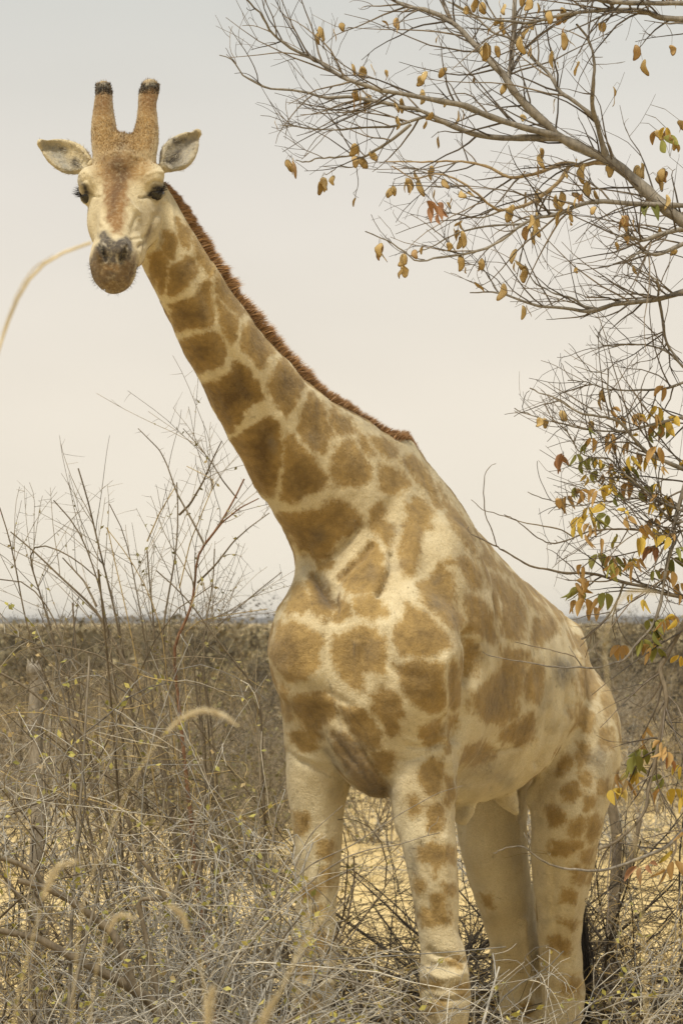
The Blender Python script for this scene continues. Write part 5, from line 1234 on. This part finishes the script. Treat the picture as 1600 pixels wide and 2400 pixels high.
# further leaves and pods in the same clumps
inr = np.where((cpxy[:, 0] > 1330) & (cpxy[:, 0] < 1605) & (cpxy[:, 1] > 930) & (cpxy[:, 1] < 1460))[0]
for q in cpxy[rT.choice(inr, 45)] + rT.normal(0, 5, (45, 2)):
    p = hang(q + np.array([0, 9]), 0.0); ch = 'gyybbyb'[rT.integers(0, 7)]
    ob = bpy.data.objects.new('leaf', leaf_me[ch][rT.integers(0, 4)]); link(ob, tree); s_ = rT.uniform(.032, .06)
    ob.location = Vector(p) - Vector(tree.location); ob.scale = (s_,) * 3; ob.rotation_euler = (rT.normal(0, .5), rT.normal(0, .6), rT.uniform(0, 6.28))
inr = np.where((cpxy[:, 0] > 820) & (cpxy[:, 0] < 1605) & (cpxy[:, 1] < 620))[0]
for q in cpxy[rT.choice(inr, 60)]:
    p = hang(q + np.array([rT.normal(0, 4), 10]), 0.0)
    ob = bpy.data.objects.new('pod', pods_me[rT.integers(0, 6)]); link(ob, tree); s_ = rT.uniform(.016, .027)
    ob.location = Vector(p) - Vector(tree.location); ob.scale = (s_, s_, s_ * rT.uniform(.8, 1.2)); ob.rotation_euler = (rT.normal(0, .3), rT.normal(0, .5), rT.uniform(0, 6.28))
V, F = sweep(np.array(stalks), 3)
put('leaf_stalks', V, F, TWIG_BROWN, tree, kind='stuff')
# ------------------------------------------------------------------ thorn bush behind, grey brushwood in front, on the left
rL = np.random.default_rng(33)
def plant(name, base, label, cat, group=None): return empty(name, tuple(base), label, cat, group)
bush = plant('thorn_bush', (-.35, 13.8, 0), 'tall thorny bush with long bare spiny shoots rising against the sky', 'bush')
STEMS = [
 ([(880,1663),(800,1500),(720,1360),(650,1220),(580,1090),(530,1010),(430,920),(330,830),(200,700),(60,585)], 6, 1, 'B'),
 ([(690,1280),(660,1120),(630,980),(600,860),(560,700),(530,580),(490,400),(450,280),(437,232)], 3, 1.2, 'B'),
 ([(570,930),(520,780),(480,660),(430,550),(370,480),(300,410)], 2.5, 1, 'B'), ([(900,1150),(930,980),(960,830),(985,680),(995,480),(985,310)], 3, 1, 'B'),
 ([(960,1200),(1020,1120),(1070,1010),(1090,850),(1090,700),(1140,650),(1200,590),(1260,480),(1310,400),(1360,290)], 4.4, 1.2, 'R'),
 ([(1130,670),(1240,530),(1340,450),(1440,400)], 1.6, .8, 'R'), ([(1100,870),(1200,770),(1300,640),(1390,560),(1500,480)], 1.6, .7, 'B'),
 ([(1140,660),(1080,540),(1030,450),(985,370),(930,210),(890,130),(770,10)], 1.8, .7, 'B'), ([(1000,490),(1060,430),(1130,310),(1190,170),(1235,80)], 1.8, .8, 'B'), ([(1320,400),(1240,300),(1180,200),(1100,100),(1020,10)], 1.3, .6, 'B'),
 ([(1450,1480),(1350,1360),(1200,1180),(1100,1030),(1000,910),(870,800)], 3, 1, 'B'), ([(460,1663),(430,1300),(410,1060),(405,980)], 2.5, 1.4, 'B'),
 ([(400,1560),(330,1300),(260,1040),(200,850),(160,740),(150,665),(230,640),(380,710),(480,780),(540,840)], 2.5, 1, 'B'), ([(310,1520),(220,1310),(160,1150),(120,960),(90,780),(50,600),(0,450)], 2.2, 1, 'B'),
 ([(330,1100),(240,960),(160,860),(80,825),(0,850)], 1.8, 1, 'B'), ([(870,1300),(850,1000),(830,850),(820,690)], 2.2, 1.2, 'B'), ([(800,1120),(740,800),(700,600),(640,470),(610,430)], 1.8, .8, 'B'),
 ([(1130,1300),(1140,1080),(1190,900),(1195,680)], 2, 1, 'B'), ([(1090,1200),(1250,1080),(1400,940),(1568,810)], 1.8, .7, 'B'), ([(1000,1090),(1250,1050),(1490,1015)], 1.2, .7, 'S'),
 ([(1000,1640),(980,1400),(900,1120)], 3.2, 2, 'B'), ([(1110,1600),(1080,1300),(1020,1150)], 2.5, 1.2, 'B'), ([(1170,1580),(1130,1320),(1060,1220)], 2.5, 1.2, 'B'), ([(540,1000),(470,860),(350,730)], 1.8, 1, 'B'),
 ([(760,1300),(700,1000),(650,800),(600,560)], 1.6, .8, 'S'), ([(900,1100),(820,900),(720,720),(590,560)], 1.2, .7, 'S'), ([(820,640),(890,480),(980,330)], 1.1, .7, 'S'), ([(1000,900),(1060,640),(1200,300),(1040,220)], 1, .6, 'S'),
]
bkm = {'B': BARK_BROWN, 'R': BARK_RED, 'S': TWIG_STRAW, 'D': BARK_DARK, 'G': BARK_GREY}
SP = []
for k_, (pts, r0, r1, bk) in enumerate(STEMS):
    q = zpk(Z7, pts)
    Y0 = 13.8 + rL.uniform(-.5, .5)
    if q[0, 1] > 1490 - 60 or r0 > 2.4:      # rooted: carry down to the ground
        gx = 560 + (q[0, 0] - 420) * .45
        q = np.vstack([[gx, 2712], [gx * .45 + q[0, 0] * .55, 2150], q]); r0 *= 1.25
    L = pxlimb((0, 0, 1), q, Y0, Y0 + rL.uniform(-.4, .4), r0, r1, 20 + 3 * len(pts), .05, k_)
    L[:, 3] *= 1.6
    SP.append(L)
    V, F = sweep(L[None], 6); put('stem', V, F, bkm[bk], bush)
PL = np.stack([resamp(L, 30) for L in SP])
o, d, pr = spawn(PL, 900, .45, .98, 1.35, .2, rL)
TH_ = lines(o, d, rL.uniform(.015, .045, len(o)), .0011, .0003, 2, rL, 0, 0)
o, d, pr = spawn(PL, 420, .35, .95, .7, .2, rL, up=(0, 0, .35))
TW = lines(o, d, rL.uniform(.12, .5, len(o)), np.clip(pr * .5, .0014, .0032), .001, 8, rL, .12, .012)
o, d, pr = spawn(TW, 1500, .1, 1, 1.2, .25, rL)
TW2 = lines(o, d, rL.uniform(.02, .10, len(o)), .0010, .0005, 3, rL, .1, .01)
V, F = joinVF([sweep(TH_, 3), sweep(TW, 3), sweep(TW2, 3)]); put('thorn_twigs', V, F, TWIG_BROWN, bush, kind='stuff')
o, d, pr = spawn(TW, 420, .1, .8, 1, .3, rL); o2, _, _ = spawn(PL, 260, .25, .6, 1, .3, rL)
V, F = leaf_quads(np.vstack([o, o2]), rL.uniform(.012, .028, len(o) + len(o2)), rL); put('leaves', V, F, LEAF_OLIVE, bush, kind='stuff')

def keepL(P):
    """growth browsed off where the photograph shows open sky or the giraffe standing clear"""
    if len(P) == 0 or P[:, :, 1].max() < 5: return P
    x = 800 + P[..., 0] / P[..., 1] * FOC; y = HOR + (CAMH - P[..., 2]) / P[..., 1] * FOC
    bad = ((x > 640) & (y < 1850) & (x < 1400)) | ((x > 850) & (y < 2200) & (x < 1400) & (P[..., 1] < 13)) | ((x < 700) & (y < 1330)) | ((x > 1300) & (y < 1560))
    return P[~bad.any(1)]
def shrub(base, rx, rz, n0, n1, n2, n3, r, lean=(0, 0, 0), r0=.014, spread=.6, arch=-.25, wig=.026, nleaf=0, lsize=.02):
    """many-stemmed shrub: stems, branches, twigs as polylines, plus leaf spots"""
    base = np.array(base)
    o = base + np.stack([r.normal(0, rx * .22, n0), r.normal(0, rx * .22, n0), np.zeros(n0) - .03], 1)
    d = np.stack([r.normal(0, spread, n0), r.normal(0, spread, n0), np.ones(n0)], 1) + np.array(lean)
    S0 = lines(o, d, rz * r.uniform(.7, 1.15, n0), r0 * r.uniform(.6, 1.2, n0), r0 * .25, 10, r, .18, wig * .5, arch * .4)
    if base[1] > 5: S0 = keepL(S0)
    o, d, p = spawn(S0, n1, .15, 1, .75, .3, r, up=(0, 0, .1))
    S1 = lines(o, d, rz * r.uniform(.25, .6, n1), np.clip(p * .6, .003, r0 * .65), .0018, 8, r, .28, wig, arch)
    S1 = keepL(S1)
    o, d, p = spawn(S1, n2, .1, 1, .85, .3, r)
    S2 = lines(o, d, rz * r.uniform(.08, .28, n2), np.clip(p * .6, .0017, .0038), .0012, 6, r, .35, wig, arch)
    S2 = keepL(S2)
    S3 = np.zeros((0, 4, 4))
    if n3:
        o, d, p = spawn(S2, n3, .1, 1, .9, .3, r)
        S3 = lines(o, d, rz * r.uniform(.04, .13, n3), .0015, .0009, 4, r, .35, wig, arch); S3 = keepL(S3)
    lf = spawn(S2, nleaf, .1, 1, 1, .3, r)[0] if nleaf else np.zeros((0, 3))
    return S0, S1, S2, S3, lf
def put_shrub(ob, parts, stem_mat, twig_mat, leaf_mat=None, lsize=.02, r=rL, sides=5):
    S0, S1, S2, S3, lf = parts
    for s_ in S0:
        V, F = sweep(s_[None], sides); put('stem', V, F, stem_mat, ob)
    V, F = joinVF([sweep(S1, 4)]); put('branches', V, F, stem_mat, ob, kind='stuff')
    V, F = joinVF([sweep(S2, 3), sweep(S3, 3)]); put('twigs', V, F, twig_mat, ob, kind='stuff')
    if leaf_mat is not None and len(lf):
        V, F = leaf_quads(lf, r.uniform(.6, 1.3, len(lf)) * lsize, r); put('leaves', V, F, leaf_mat, ob, kind='stuff')
def at(px, Y): return ((px - 800) / FOC * Y, Y, 0.0)
# grey dead brushwood in front of the giraffe's right foreleg
def brush(px, Y, label, stem, twig, leaf, rz, n, seed, lean=(0, 0, 0), **kw):
    r = np.random.default_rng(seed)
    ob = plant('dead_shrub', at(px, Y), label, 'shrub')
    put_shrub(ob, shrub(at(px, Y), .9, rz, *n, r, lean, **kw), stem, twig, leaf, kw.get('lsize', .02), r)
    return ob
b1 = brush(190, 11.0, 'grey tangled brushwood with small yellow green leaves and a thick forked bough', BARK_GREY, TWIG_GREY, leafmat('yellow_green_leaves', [(0, (.20, .19, .05)), (.5, (.36, .33, .085)), (1, (.50, .43, .13))]), 1.8, (14, 110, 750, 1000), 51, nleaf=2600, spread=.45, lsize=.027)
b2 = brush(470, 11.25, 'pale grey wiry brushwood reaching across the giraffe foreleg', TWIG_GREY, TWIG_GREY, None, 1.55, (18, 180, 1100, 1600), 52, lean=(.15, 0, 0), spread=.6, arch=-.32)
b3 = brush(330, 13.0, 'brown twiggy shrub with curled leaves at the foot of the tall thorn bush', BARK_BROWN, TWIG_BROWN, LEAF_DRY, 2.0, (14, 80, 420, 300), 53, nleaf=700, spread=.5, lsize=.03)
b4 = brush(30, 12.2, 'dark leafy shrub crowding the weathered stump', BARK_BROWN, TWIG_BROWN, LEAF_OLIVE, 2.0, (12, 70, 380, 300), 54, nleaf=900, spread=.5, lsize=.022)
b5 = brush(610, 10.9, 'low grey twigs with tiny green leaves beside the giraffe foreleg', TWIG_GREY, TWIG_GREY, LEAF_OLIVE, 1.15, (10, 80, 450, 600), 55, nleaf=200, spread=.7, lsize=.016)
b6 = brush(960, 10.7, 'thin green leaved sprig before the giraffe left knee', TWIG_BROWN, TWIG_BROWN, LEAF_OLIVE, .98, (5, 22, 70, 70), 56, nleaf=240, spread=.35, lsize=.016, r0=.005)
def boughs(ob, lst, Y, mat, dY=.1):
    for k_, (fr, pts, r0, r1) in enumerate(lst):
        L = pxlimb(fr, pts, Y, Y + rL.uniform(-dY, dY), r0, r1, 8 * len(pts), .02, k_)
        L[:, 3] *= 1 + .08 * rL.normal(0, 1, len(L))
        V, F = sweep(L[None], 8); put('bough', V, F, mat, ob)
boughs(b1, [(Z8, [(870,2320),(900,1900),(870,1792),(800,1680),(680,1590),(560,1530),(400,1450),(200,1340),(40,1310),(-60,1290)], 19, 7), (Z8, [(695,1600),(670,1500),(640,1400),(590,1310),(480,1220),(350,1130),(250,1080),(100,1040)], 12, 7), (Z8, [(870,1130),(800,1000),(700,880),(600,790),(480,740)], 6, 3), (Z8, [(0,920),(100,950),(200,1010),(240,1080)], 6, 6), (Z8, [(1100,2330),(880,1870),(760,1300),(720,1130),(870,1140)], 8, 5)], 10.85, BARK_BROWN)
boughs(b2, [(Z6, [(-350,1500),(-200,1000),(0,760),(200,580),(330,500),(430,470),(560,450),(680,410),(745,395)], 4, 1), (Z6, [(690,408),(700,370),(730,350),(740,320)], 1, .6), (Z6, [(-300,1500),(-100,800),(150,540),(350,450),(560,310),(740,210),(850,180)], 3, .8), (Z6, [(-300,1500),(-150,1120),(0,1045),(170,1045),(330,1075),(470,1120),(580,1180),(680,1250)], 4, 2), (Z6, [(-200,1600),(0,1150),(180,850),(330,690),(420,480)], 3, 1), (Z6, [(-200,1500),(-50,900),(60,600),(150,400),(300,270)], 3, 1)], 11.05, BARK_GREY)
boughs(b3, [(Z7, [(1000,3600),(1000,2500),(880,1663),(760,1420),(560,1270),(300,1210),(170,1240)], 6, 1.4), (Z7, [(900,3600),(760,2300),(520,1760),(300,1580),(150,1450),(0,1370)], 6, 3)], 12.6, BARK_BROWN)
b7 = brush(210, 13.2, 'brown shrub thick with small olive leaves under the thorny shoots', BARK_BROWN, TWIG_BROWN, LEAF_OLIVE, 2.1, (12, 70, 380, 300), 57, nleaf=1200, spread=.5, lsize=.024, r0=.008)
b8 = brush(520, 13.3, 'olive and straw coloured shrub against the giraffe chest', BARK_BROWN, TWIG_STRAW, LEAF_OLIVE, 2.05, (12, 70, 380, 300), 58, nleaf=1200, spread=.45, lsize=.024, r0=.008)
b9 = brush(250, 10.7, 'pale grey wiry brushwood under the forked bough', TWIG_GREY, TWIG_GREY, None, 1.25, (16, 140, 850, 900), 59, spread=.8, arch=-.3)
# weathered stump
r = np.random.default_rng(61)
st = empty('tree_stump', at(90, 15.2), 'weathered grey broken tree stump standing among the left bushes', 'stump')
rows = [(*PW(92, 2600, 15.2), .055), (*PW(88, 2200, 15.2), .036), (*PW(88, 1800, 15.2), .032), (*PW(86, 1690, 15.2), .033), (*PW(88, 1600, 15.2), .034), (*PW(84, 1572, 15.2), .042), (*PW(86, 1562, 15.2), .035), (*PW(88, 1558, 15.2), .004)]
L = catmull(rows, 50); V, F = sweep(L[None], 16); V += nrmz(V - L[:, None, :3].repeat(16, 1).reshape(-1, 3)) * (.012 * vnoise(V * np.array([1, 1, .15]), 40, 3))[:, None]
put('trunk', V, F, BARK_GREY, st)
for k_ in range(5):
    a = PW(84 + rL.uniform(-14, 14), 1575, 15.2); V, F = sweep(lines(a[None], np.array([[rL.normal(0, .5), rL.normal(0, .5), 1.0]]), .07, .016, .003, 5, rL)[:1], 5); put('splinter', V, F, BARK_GREY, st)
# ------------------------------------------------------------------ dead brush behind the legs, scrub to the horizon
rB = np.random.default_rng(77)
pile = plant('brush_pile', at(980, 15.6), 'heap of dark fallen branches on the pale ground behind the giraffe legs', 'branches')
for k_ in range(60):
    px = rB.uniform(760, 1360); Y = rB.uniform(14.6, 17.4)
    a = np.array(at(px, Y)) + np.array([0, 0, rB.uniform(.02, .55)])
    ang = rB.uniform(-.5, .5) + (math.pi if rB.random() < .5 else 0)
    L = lines(a[None], np.array([[math.cos(ang), rB.normal(0, .35), rB.normal(.12, .28)]]), rB.uniform(.5, 1.5), rB.uniform(.008, .022), .003, 9, rB, .16, .012)
    L[..., 2] = np.maximum(L[..., 2], .01)
    V, F = sweep(L, 5); put('branch', V, F, BARK_DARK, pile)
    S0 = L if k_ == 0 else np.vstack([S0, L])
o, d, p = spawn(S0, 560, .05, 1, .7, .3, rB)
S1 = lines(o, d, rB.uniform(.15, .7, 560), np.clip(p * .5, .002, .007), .0014, 7, rB, .2, .03); S1[..., 2] = np.maximum(S1[..., 2], .01)
o, d, p = spawn(S1, 1700, .1, 1, .8, .3, rB)
S2 = lines(o, d, rB.uniform(.06, .3, 1700), np.clip(p * .5, .0012, .003), .001, 5, rB, .25, .03); S2[..., 2] = np.maximum(S2[..., 2], .01)
V, F = joinVF([sweep(S1, 4), sweep(S2, 3)]); put('twigs', V, F, BARK_DARK, pile, kind='stuff')
def darkshrub(px, Y, label, rz, n, seed, stem, twig, leaf=None, **kw):
    r = np.random.default_rng(seed); ob = plant('bare_shrub', at(px, Y), label, 'shrub')
    put_shrub(ob, shrub(at(px, Y), .8, rz, *n, r, **kw), stem, twig, leaf, kw.get('lsize', .02), r); return ob
d1 = darkshrub(1560, 15.4, 'black stemmed bare shrub with wide crossing branches right of the giraffe', 1.9, (16, 90, 320, 220), 81, BARK_DARK, BARK_DARK, spread=.75, r0=.014)
d2 = darkshrub(1440, 17.5, 'low dark spreading shrub behind the giraffe hind leg', 1.3, (16, 90, 300, 200), 82, BARK_DARK, BARK_DARK, spread=1.1, r0=.012)
d3 = darkshrub(1180, 17.0, 'dark bare shrub seen between the giraffe legs', 1.2, (12, 60, 200, 100), 83, BARK_DARK, BARK_DARK, spread=1.2, r0=.012)
d4 = darkshrub(900, 16.4, 'dark thorny bush seen between the giraffe forelegs', 1.3, (12, 60, 220, 150), 84, BARK_DARK, TWIG_BROWN, spread=1.0, r0=.012)
d5 = darkshrub(1590, 13.6, 'pale dry herb covered with whitish seed husks', 1.15, (10, 60, 260, 300), 85, TWIG_GREY, TWIG_STRAW, leafmat('husks', [(0, (.42, .38, .30)), (1, (.66, .62, .52))]), spread=.35, r0=.005, nleaf=1500, lsize=.016)
d6 = darkshrub(560, 15.6, 'dark low shrub behind the grey brushwood', 1.1, (14, 80, 320, 200), 86, BARK_DARK, BARK_DARK, spread=1.0, r0=.012)
d7 = darkshrub(200, 15.8, 'dark low bush under the weathered stump', 1.1, (14, 80, 320, 200), 87, BARK_DARK, BARK_DARK, spread=1.0, r0=.012)
for px, Y, h, lab in ((1440, 18.6, 1.3, 'short dead grey trunk with two prongs on the pale ground'),):
    t_ = empty('dead_tree', at(px, Y), lab, 'dead tree')
    L = catmull([(*at(px, Y)[:2], -.05, .045), (at(px, Y)[0] - .02, Y, .5, .034), (at(px, Y)[0] + .01, Y, 1.0, .03), (at(px, Y)[0] - .03, Y, h, .03)], 24)
    V, F = sweep(L[None], 9); put('trunk', V, F, BARK_BROWN, t_)
    L2 = catmull([L[10], L[10] + np.array([.10, 0, .25, -.012]), L[10] + np.array([.16, 0, .5, -.02])], 10); V, F = sweep(L2[None], 7); put('prong', V, F, BARK_BROWN, t_)
# --- scrub: a few kinds of bush, copied
LEAFC = [leafmat('scrub_olive', [(0, (.10, .092, .04)), (1, (.24, .205, .085))]), leafmat('scrub_brown', [(0, (.12, .095, .06)), (1, (.27, .215, .125))]), leafmat('scrub_straw', [(0, (.36, .285, .145)), (1, (.56, .46, .25))]), leafmat('scrub_dark', [(0, (.035, .03, .02)), (1, (.09, .075, .048))])]
PROTO = []
KINDS = [('olive leaved scrub bush on the plain behind', 1.7, 0, TWIG_BROWN, .7, 500), ('bare brown twiggy bush on the plain behind', 1.9, 1, TWIG_BROWN, .6, 160), ('straw coloured dry bush on the plain behind', 1.3, 2, TWIG_STRAW, .8, 450), ('dark rounded thicket bush on the plain behind', 1.9, 3, BARK_DARK, .75, 520), ('grey leafless scrub bush on the plain behind', 1.6, 1, TWIG_GREY, .8, 60)]
for kd, (lab, rz, lm, tm, sp, nl) in enumerate(KINDS):
    r = np.random.default_rng(90 + kd)
    S0, S1, S2, S3, lf = shrub((0, 0, 0), 1.2, rz, 22, 130, 520, 0, r, spread=sp, r0=.012, nleaf=nl * 2)
    V, F = joinVF([sweep(S0, 3), sweep(S1, 3), sweep(S2, 3)])
    V2, F2 = leaf_quads(lf, r.uniform(.03, .075, len(lf)), r)
    PROTO.append((mesh_np('branches', V, F, tm), mesh_np('foliage', V2, F2, LEAFC[lm]), lab))
nb = 0
spots = []
for k_ in range(5000):
    Y = 28 * (4.8 ** rB.random()); half = Y * 800 / FOC * 1.65
    x = rB.uniform(-half, half)
    if Y < 38 and x / Y * FOC > -150 and rB.random() < .8: continue
    if all((x - a) ** 2 + (Y - b) ** 2 * .35 > (.6 + .012 * Y) ** 2 for a, b in spots): spots.append((x, Y))
    if len(spots) >= 270: break
tall = [(600, 58, 1.25), (565, 76, 1.3), (632, 66, 1.3), (1490, 80, 1.2), (1425, 120, 1.35), (40, 90, 1.2), (300, 105, 1.2), (1560, 60, 1.1), (180, 70, 1.1)]
spots += [((px - 800) / FOC * Y, Y) for px, Y, s_ in tall]
for q_, (x, Y) in enumerate(spots):
    kd = rB.choice(5, p=[.24, .26, .18, .14, .18]) if q_ < len(spots) - len(tall) else 3
    mb, mf, lab = PROTO[kd]
    ob = empty('scrub_bush', (x, Y, -.02), lab, 'bush', lab.replace('bush on the plain behind', 'bushes'))
    s_ = rB.uniform(.6, 1.05) * (1.0 if Y > 30 else .8) if q_ < len(spots) - len(tall) else tall[q_ - len(spots)][2]; ob.scale = (s_ * rB.uniform(.9, 1.3), s_, s_ * rB.uniform(.8, 1.1)); ob.rotation_euler = (0, 0, rB.uniform(0, 6.28))
    link(bpy.data.objects.new('branches', mb), ob); link(bpy.data.objects.new('foliage', mf), ob)
# farther scrub reads as one mass
n = 12500
Yf = 75 * (20.0 ** rB.random(n)); xf = rB.uniform(-1, 1, n) * Yf * 800 / FOC * 2.7
hf = rB.uniform(1.1, 2.15, n); hf = np.where((rB.random(n) < .09) & (Yf > 180), rB.uniform(2.4, 3.5, n), hf); wf = hf * rB.uniform(.7, 1.4, n)
per = 32
th = rB.normal(0, 1, (n, per, 3)); th[..., 2] = np.abs(th[..., 2]); th = nrmz(th) * rB.uniform(.5, 1, (n, per, 1))
c = np.stack([xf, Yf, Yf * 0], 1)[:, None] + th * np.stack([wf, wf, hf], 1)[:, None]
c = c.reshape(-1, 3); sz = np.repeat(hf, per) * rB.uniform(.08, .19, n * per)
M = Mat('far_scrub', .95, .05)
cc = M.ramp(M.noise(.16, 4, M.pos(), .7), [(.32, (.07, .06, .04)), (.47, (.14, .118, .072)), (.58, (.20, .168, .10)), (.7, (.30, .25, .15))])
cc = M.mix(1.0, cc, M.ramp(M.island(), [(0, (.55, .55, .55)), (1, (1.4, 1.4, 1.4))]), 'MULTIPLY')
V, F = leaf_quads(c, sz, rB); put('far_scrub', V, F, M.color(cc), label='far off mass of dry bushveld scrub reaching the horizon', cat='scrub', kind='stuff')
# dry grass on the open ground
n = 42000
Yg = 15 * (6 ** rB.random(n)); xg = rB.uniform(-1, 1, n) * Yg * 800 / FOC * 1.6
cl = vnoise(np.stack([xg, Yg, 0 * xg], 1), 1.3, 71) + .5 * vnoise(np.stack([xg, Yg, 0 * xg], 1), 5, 72)
k_ = cl > -.02; Yg, xg = Yg[k_], xg[k_]; n = len(xg)
root = np.stack([xg, Yg, 0 * xg - .02], 1)
V, F = strands(root, np.broadcast_to(np.array([0, 0, 1.0]), (n, 3)), rB.uniform(.06, .22, n), .0022 + .00006 * Yg, np.array([0, 0, -.3]), 15, .38)
M = Mat('dry_grass', .8, .2); put('dry_grass', V, F, M.color(M.ramp(M.island(), [(0, (.42, .32, .15)), (.5, (.58, .46, .23)), (1, (.72, .60, .34))])), smooth=False, label='dry straw coloured grass on the open ground', cat='grass', kind='stuff')

# fallen twigs and litter strewn over the ground
n = 5200
Yt = 15.5 * (3.2 ** rB.random(n)); xt = rB.uniform(-1, 1, n) * Yt * 800 / FOC * 1.2
o = np.stack([xt, Yt, rB.uniform(.004, .07, n)], 1); an = rB.uniform(0, 6.28, n)
LT = lines(o, np.stack([np.cos(an), np.sin(an), rB.normal(.05, .25, n)], 1), rB.uniform(.06, .55, n), rB.uniform(.002, .006, n), .0012, 5, rB, .2, .04); LT[..., 2] = np.maximum(LT[..., 2], .003)
V, F = sweep(LT, 3); put('ground_litter', V, F, BARK_DARK, label='dark fallen twigs and litter strewn over the pale ground', cat='litter', kind='stuff')
# ------------------------------------------------------------------ tall grass stalks close to the camera, out of focus
rF = np.random.default_rng(99)
M = Mat('grass_stalk', .7, .2); MAT_STALK = M.color(M.ramp(M.noise(30, 3, M.pos()), [(.35, (.42, .34, .18)), (.65, (.62, .52, .31))]))
MAT_SEED = hair_mat('grass_seed', (.50, .42, .27), (.78, .70, .52), .7)
MAT_SEED2 = hair_mat('grass_seed_brown', (.26, .17, .10), (.45, .32, .2), .7)
def grass(label, pts, Y, head=None, r0=1.6, r1=.9, hw=9, hmat=None, spike=False):
    """pts: photo px along the visible stalk from low to tip; it continues down to the ground"""
    q = np.array(pts, float)
    gy = HOR + CAMH / Y * FOC
    dirn = q[0] - q[1]
    gx = q[0, 0] + (dirn[0] / max(abs(dirn[1]), 30)) * (gy - q[0, 1]) * .25
    q = np.vstack([[gx, gy], [gx * .45 + q[0, 0] * .55, (gy + q[0, 1]) * .5], q])
    L = pxlimb((0, 0, 1), q, Y, Y - .05, r0 * 1.3, r1 * 1.1, 90)
    ob = plant('grass_stalk', (L[0, 0], L[0, 1], 0), label, 'grass')
    V, F = sweep(L[None], 6); put('stalk', V, F, MAT_STALK, ob)
    if head:
        h = catmull(np.array(head, float), 40)
        n = 900
        i = rF.integers(0, 39, n); C = np.stack([PW(a, b, Y - .05) for a, b in h])
        T = nrmz(np.gradient(C, axis=0))
        prof = np.sin(np.linspace(.12, 1, 40) * math.pi * .97) ** .5
        side = nrmz(rF.normal(0, 1, (n, 3)))
        wv = hw / FOC * Y * prof[i]
        V, F = strands(C[i] + side * wv[:, None] * .3, T[i] * .8 + side * .8, wv * rF.uniform(.7, 1.3, n), .0007, 0 * side, 16, .2)
        put('seed_head', V, F, hmat or MAT_SEED, ob, smooth=False, kind='stuff')
    return ob
grass('long pale grass stalk arching in from the open side up to the giraffe chin', [(-40, 940), (0, 810), (30, 720), (70, 640), (120, 598), (215, 568)], 4.6, [(5, 780), (40, 690), (80, 630), (130, 595)], 4.0, 3.2, 3)
grass('grass seed head bowed over in a wide arch on the thorn bush', [(190, 2120), (250, 1960), (300, 1850), (350, 1760), (395, 1710)], 4.1, [(395, 1712), (430, 1680), (475, 1665), (520, 1675), (560, 1703)], 1.6, 1.0, 8)
grass('upright leaning grass seed head with brown lower stalk on the grey brush', [(40, 2330), (70, 2230), (95, 2130)], 4.1, [(100, 2110), (118, 2065), (140, 2030), (185, 2018)], 2, 1.2, 9)
grass('short curled grass seed head among the grey branches', [(215, 2330), (235, 2230), (255, 2180)], 4.3, [(255, 2180), (270, 2155), (290, 2145), (318, 2155)], 1.4, 1, 7)
grass('drooping grass seed head above the forked bough', [(480, 2330), (470, 2240), (440, 2170), (400, 2125)], 4.3, [(440, 2180), (425, 2140), (390, 2118)], 1.4, 1, 7)
grass('yellowish flat grass head low before the giraffe foreleg', [(500, 2460), (492, 2400)], 3.5, [(488, 2400), (492, 2350), (500, 2310)], 1.4, 1, 11)
grass('pale blurred grass stalk rising before the giraffe right leg', [(590, 2480), (640, 2360), (700, 2230), (760, 2140)], 3.5, [(600, 2440), (620, 2380), (650, 2330)], 2.2, 1.6, 8)
grass('cream grass stem bent over beside the giraffe rump', [(1500, 2050), (1425, 1620), (1408, 1490), (1440, 1420)], 3.7, [(1440, 1420), (1470, 1390), (1500, 1385), (1545, 1392)], 1.5, 1.2, 4)
# ------------------------------------------------------------------ dusty haze over the plain
hz = Mat('haze_air')
hz.t.nodes.remove(hz.b)
pv = hz.n('ShaderNodeVolumePrincipled'); pv.inputs['Color'].default_value = (.82, .82, .84, 1); pv.inputs['Density'].default_value = .00018; pv.inputs['Anisotropy'].default_value = 0.2
hz.l(pv.outputs[0], hz.t.nodes['Material Output'].inputs['Volume'])
x0, x1, y0, y1, z0, z1 = -4200, 4200, -60, 9200, -1.2, 12
V = np.array([(x, y, z) for x in (x0, x1) for y in (y0, y1) for z in (z0, z1)], float)
F = np.array([(0, 1, 3, 2), (4, 6, 7, 5), (0, 4, 5, 1), (2, 3, 7, 6), (0, 2, 6, 4), (1, 5, 7, 3)])
put('haze', V, F, hz.m, smooth=False, kind='stuff')
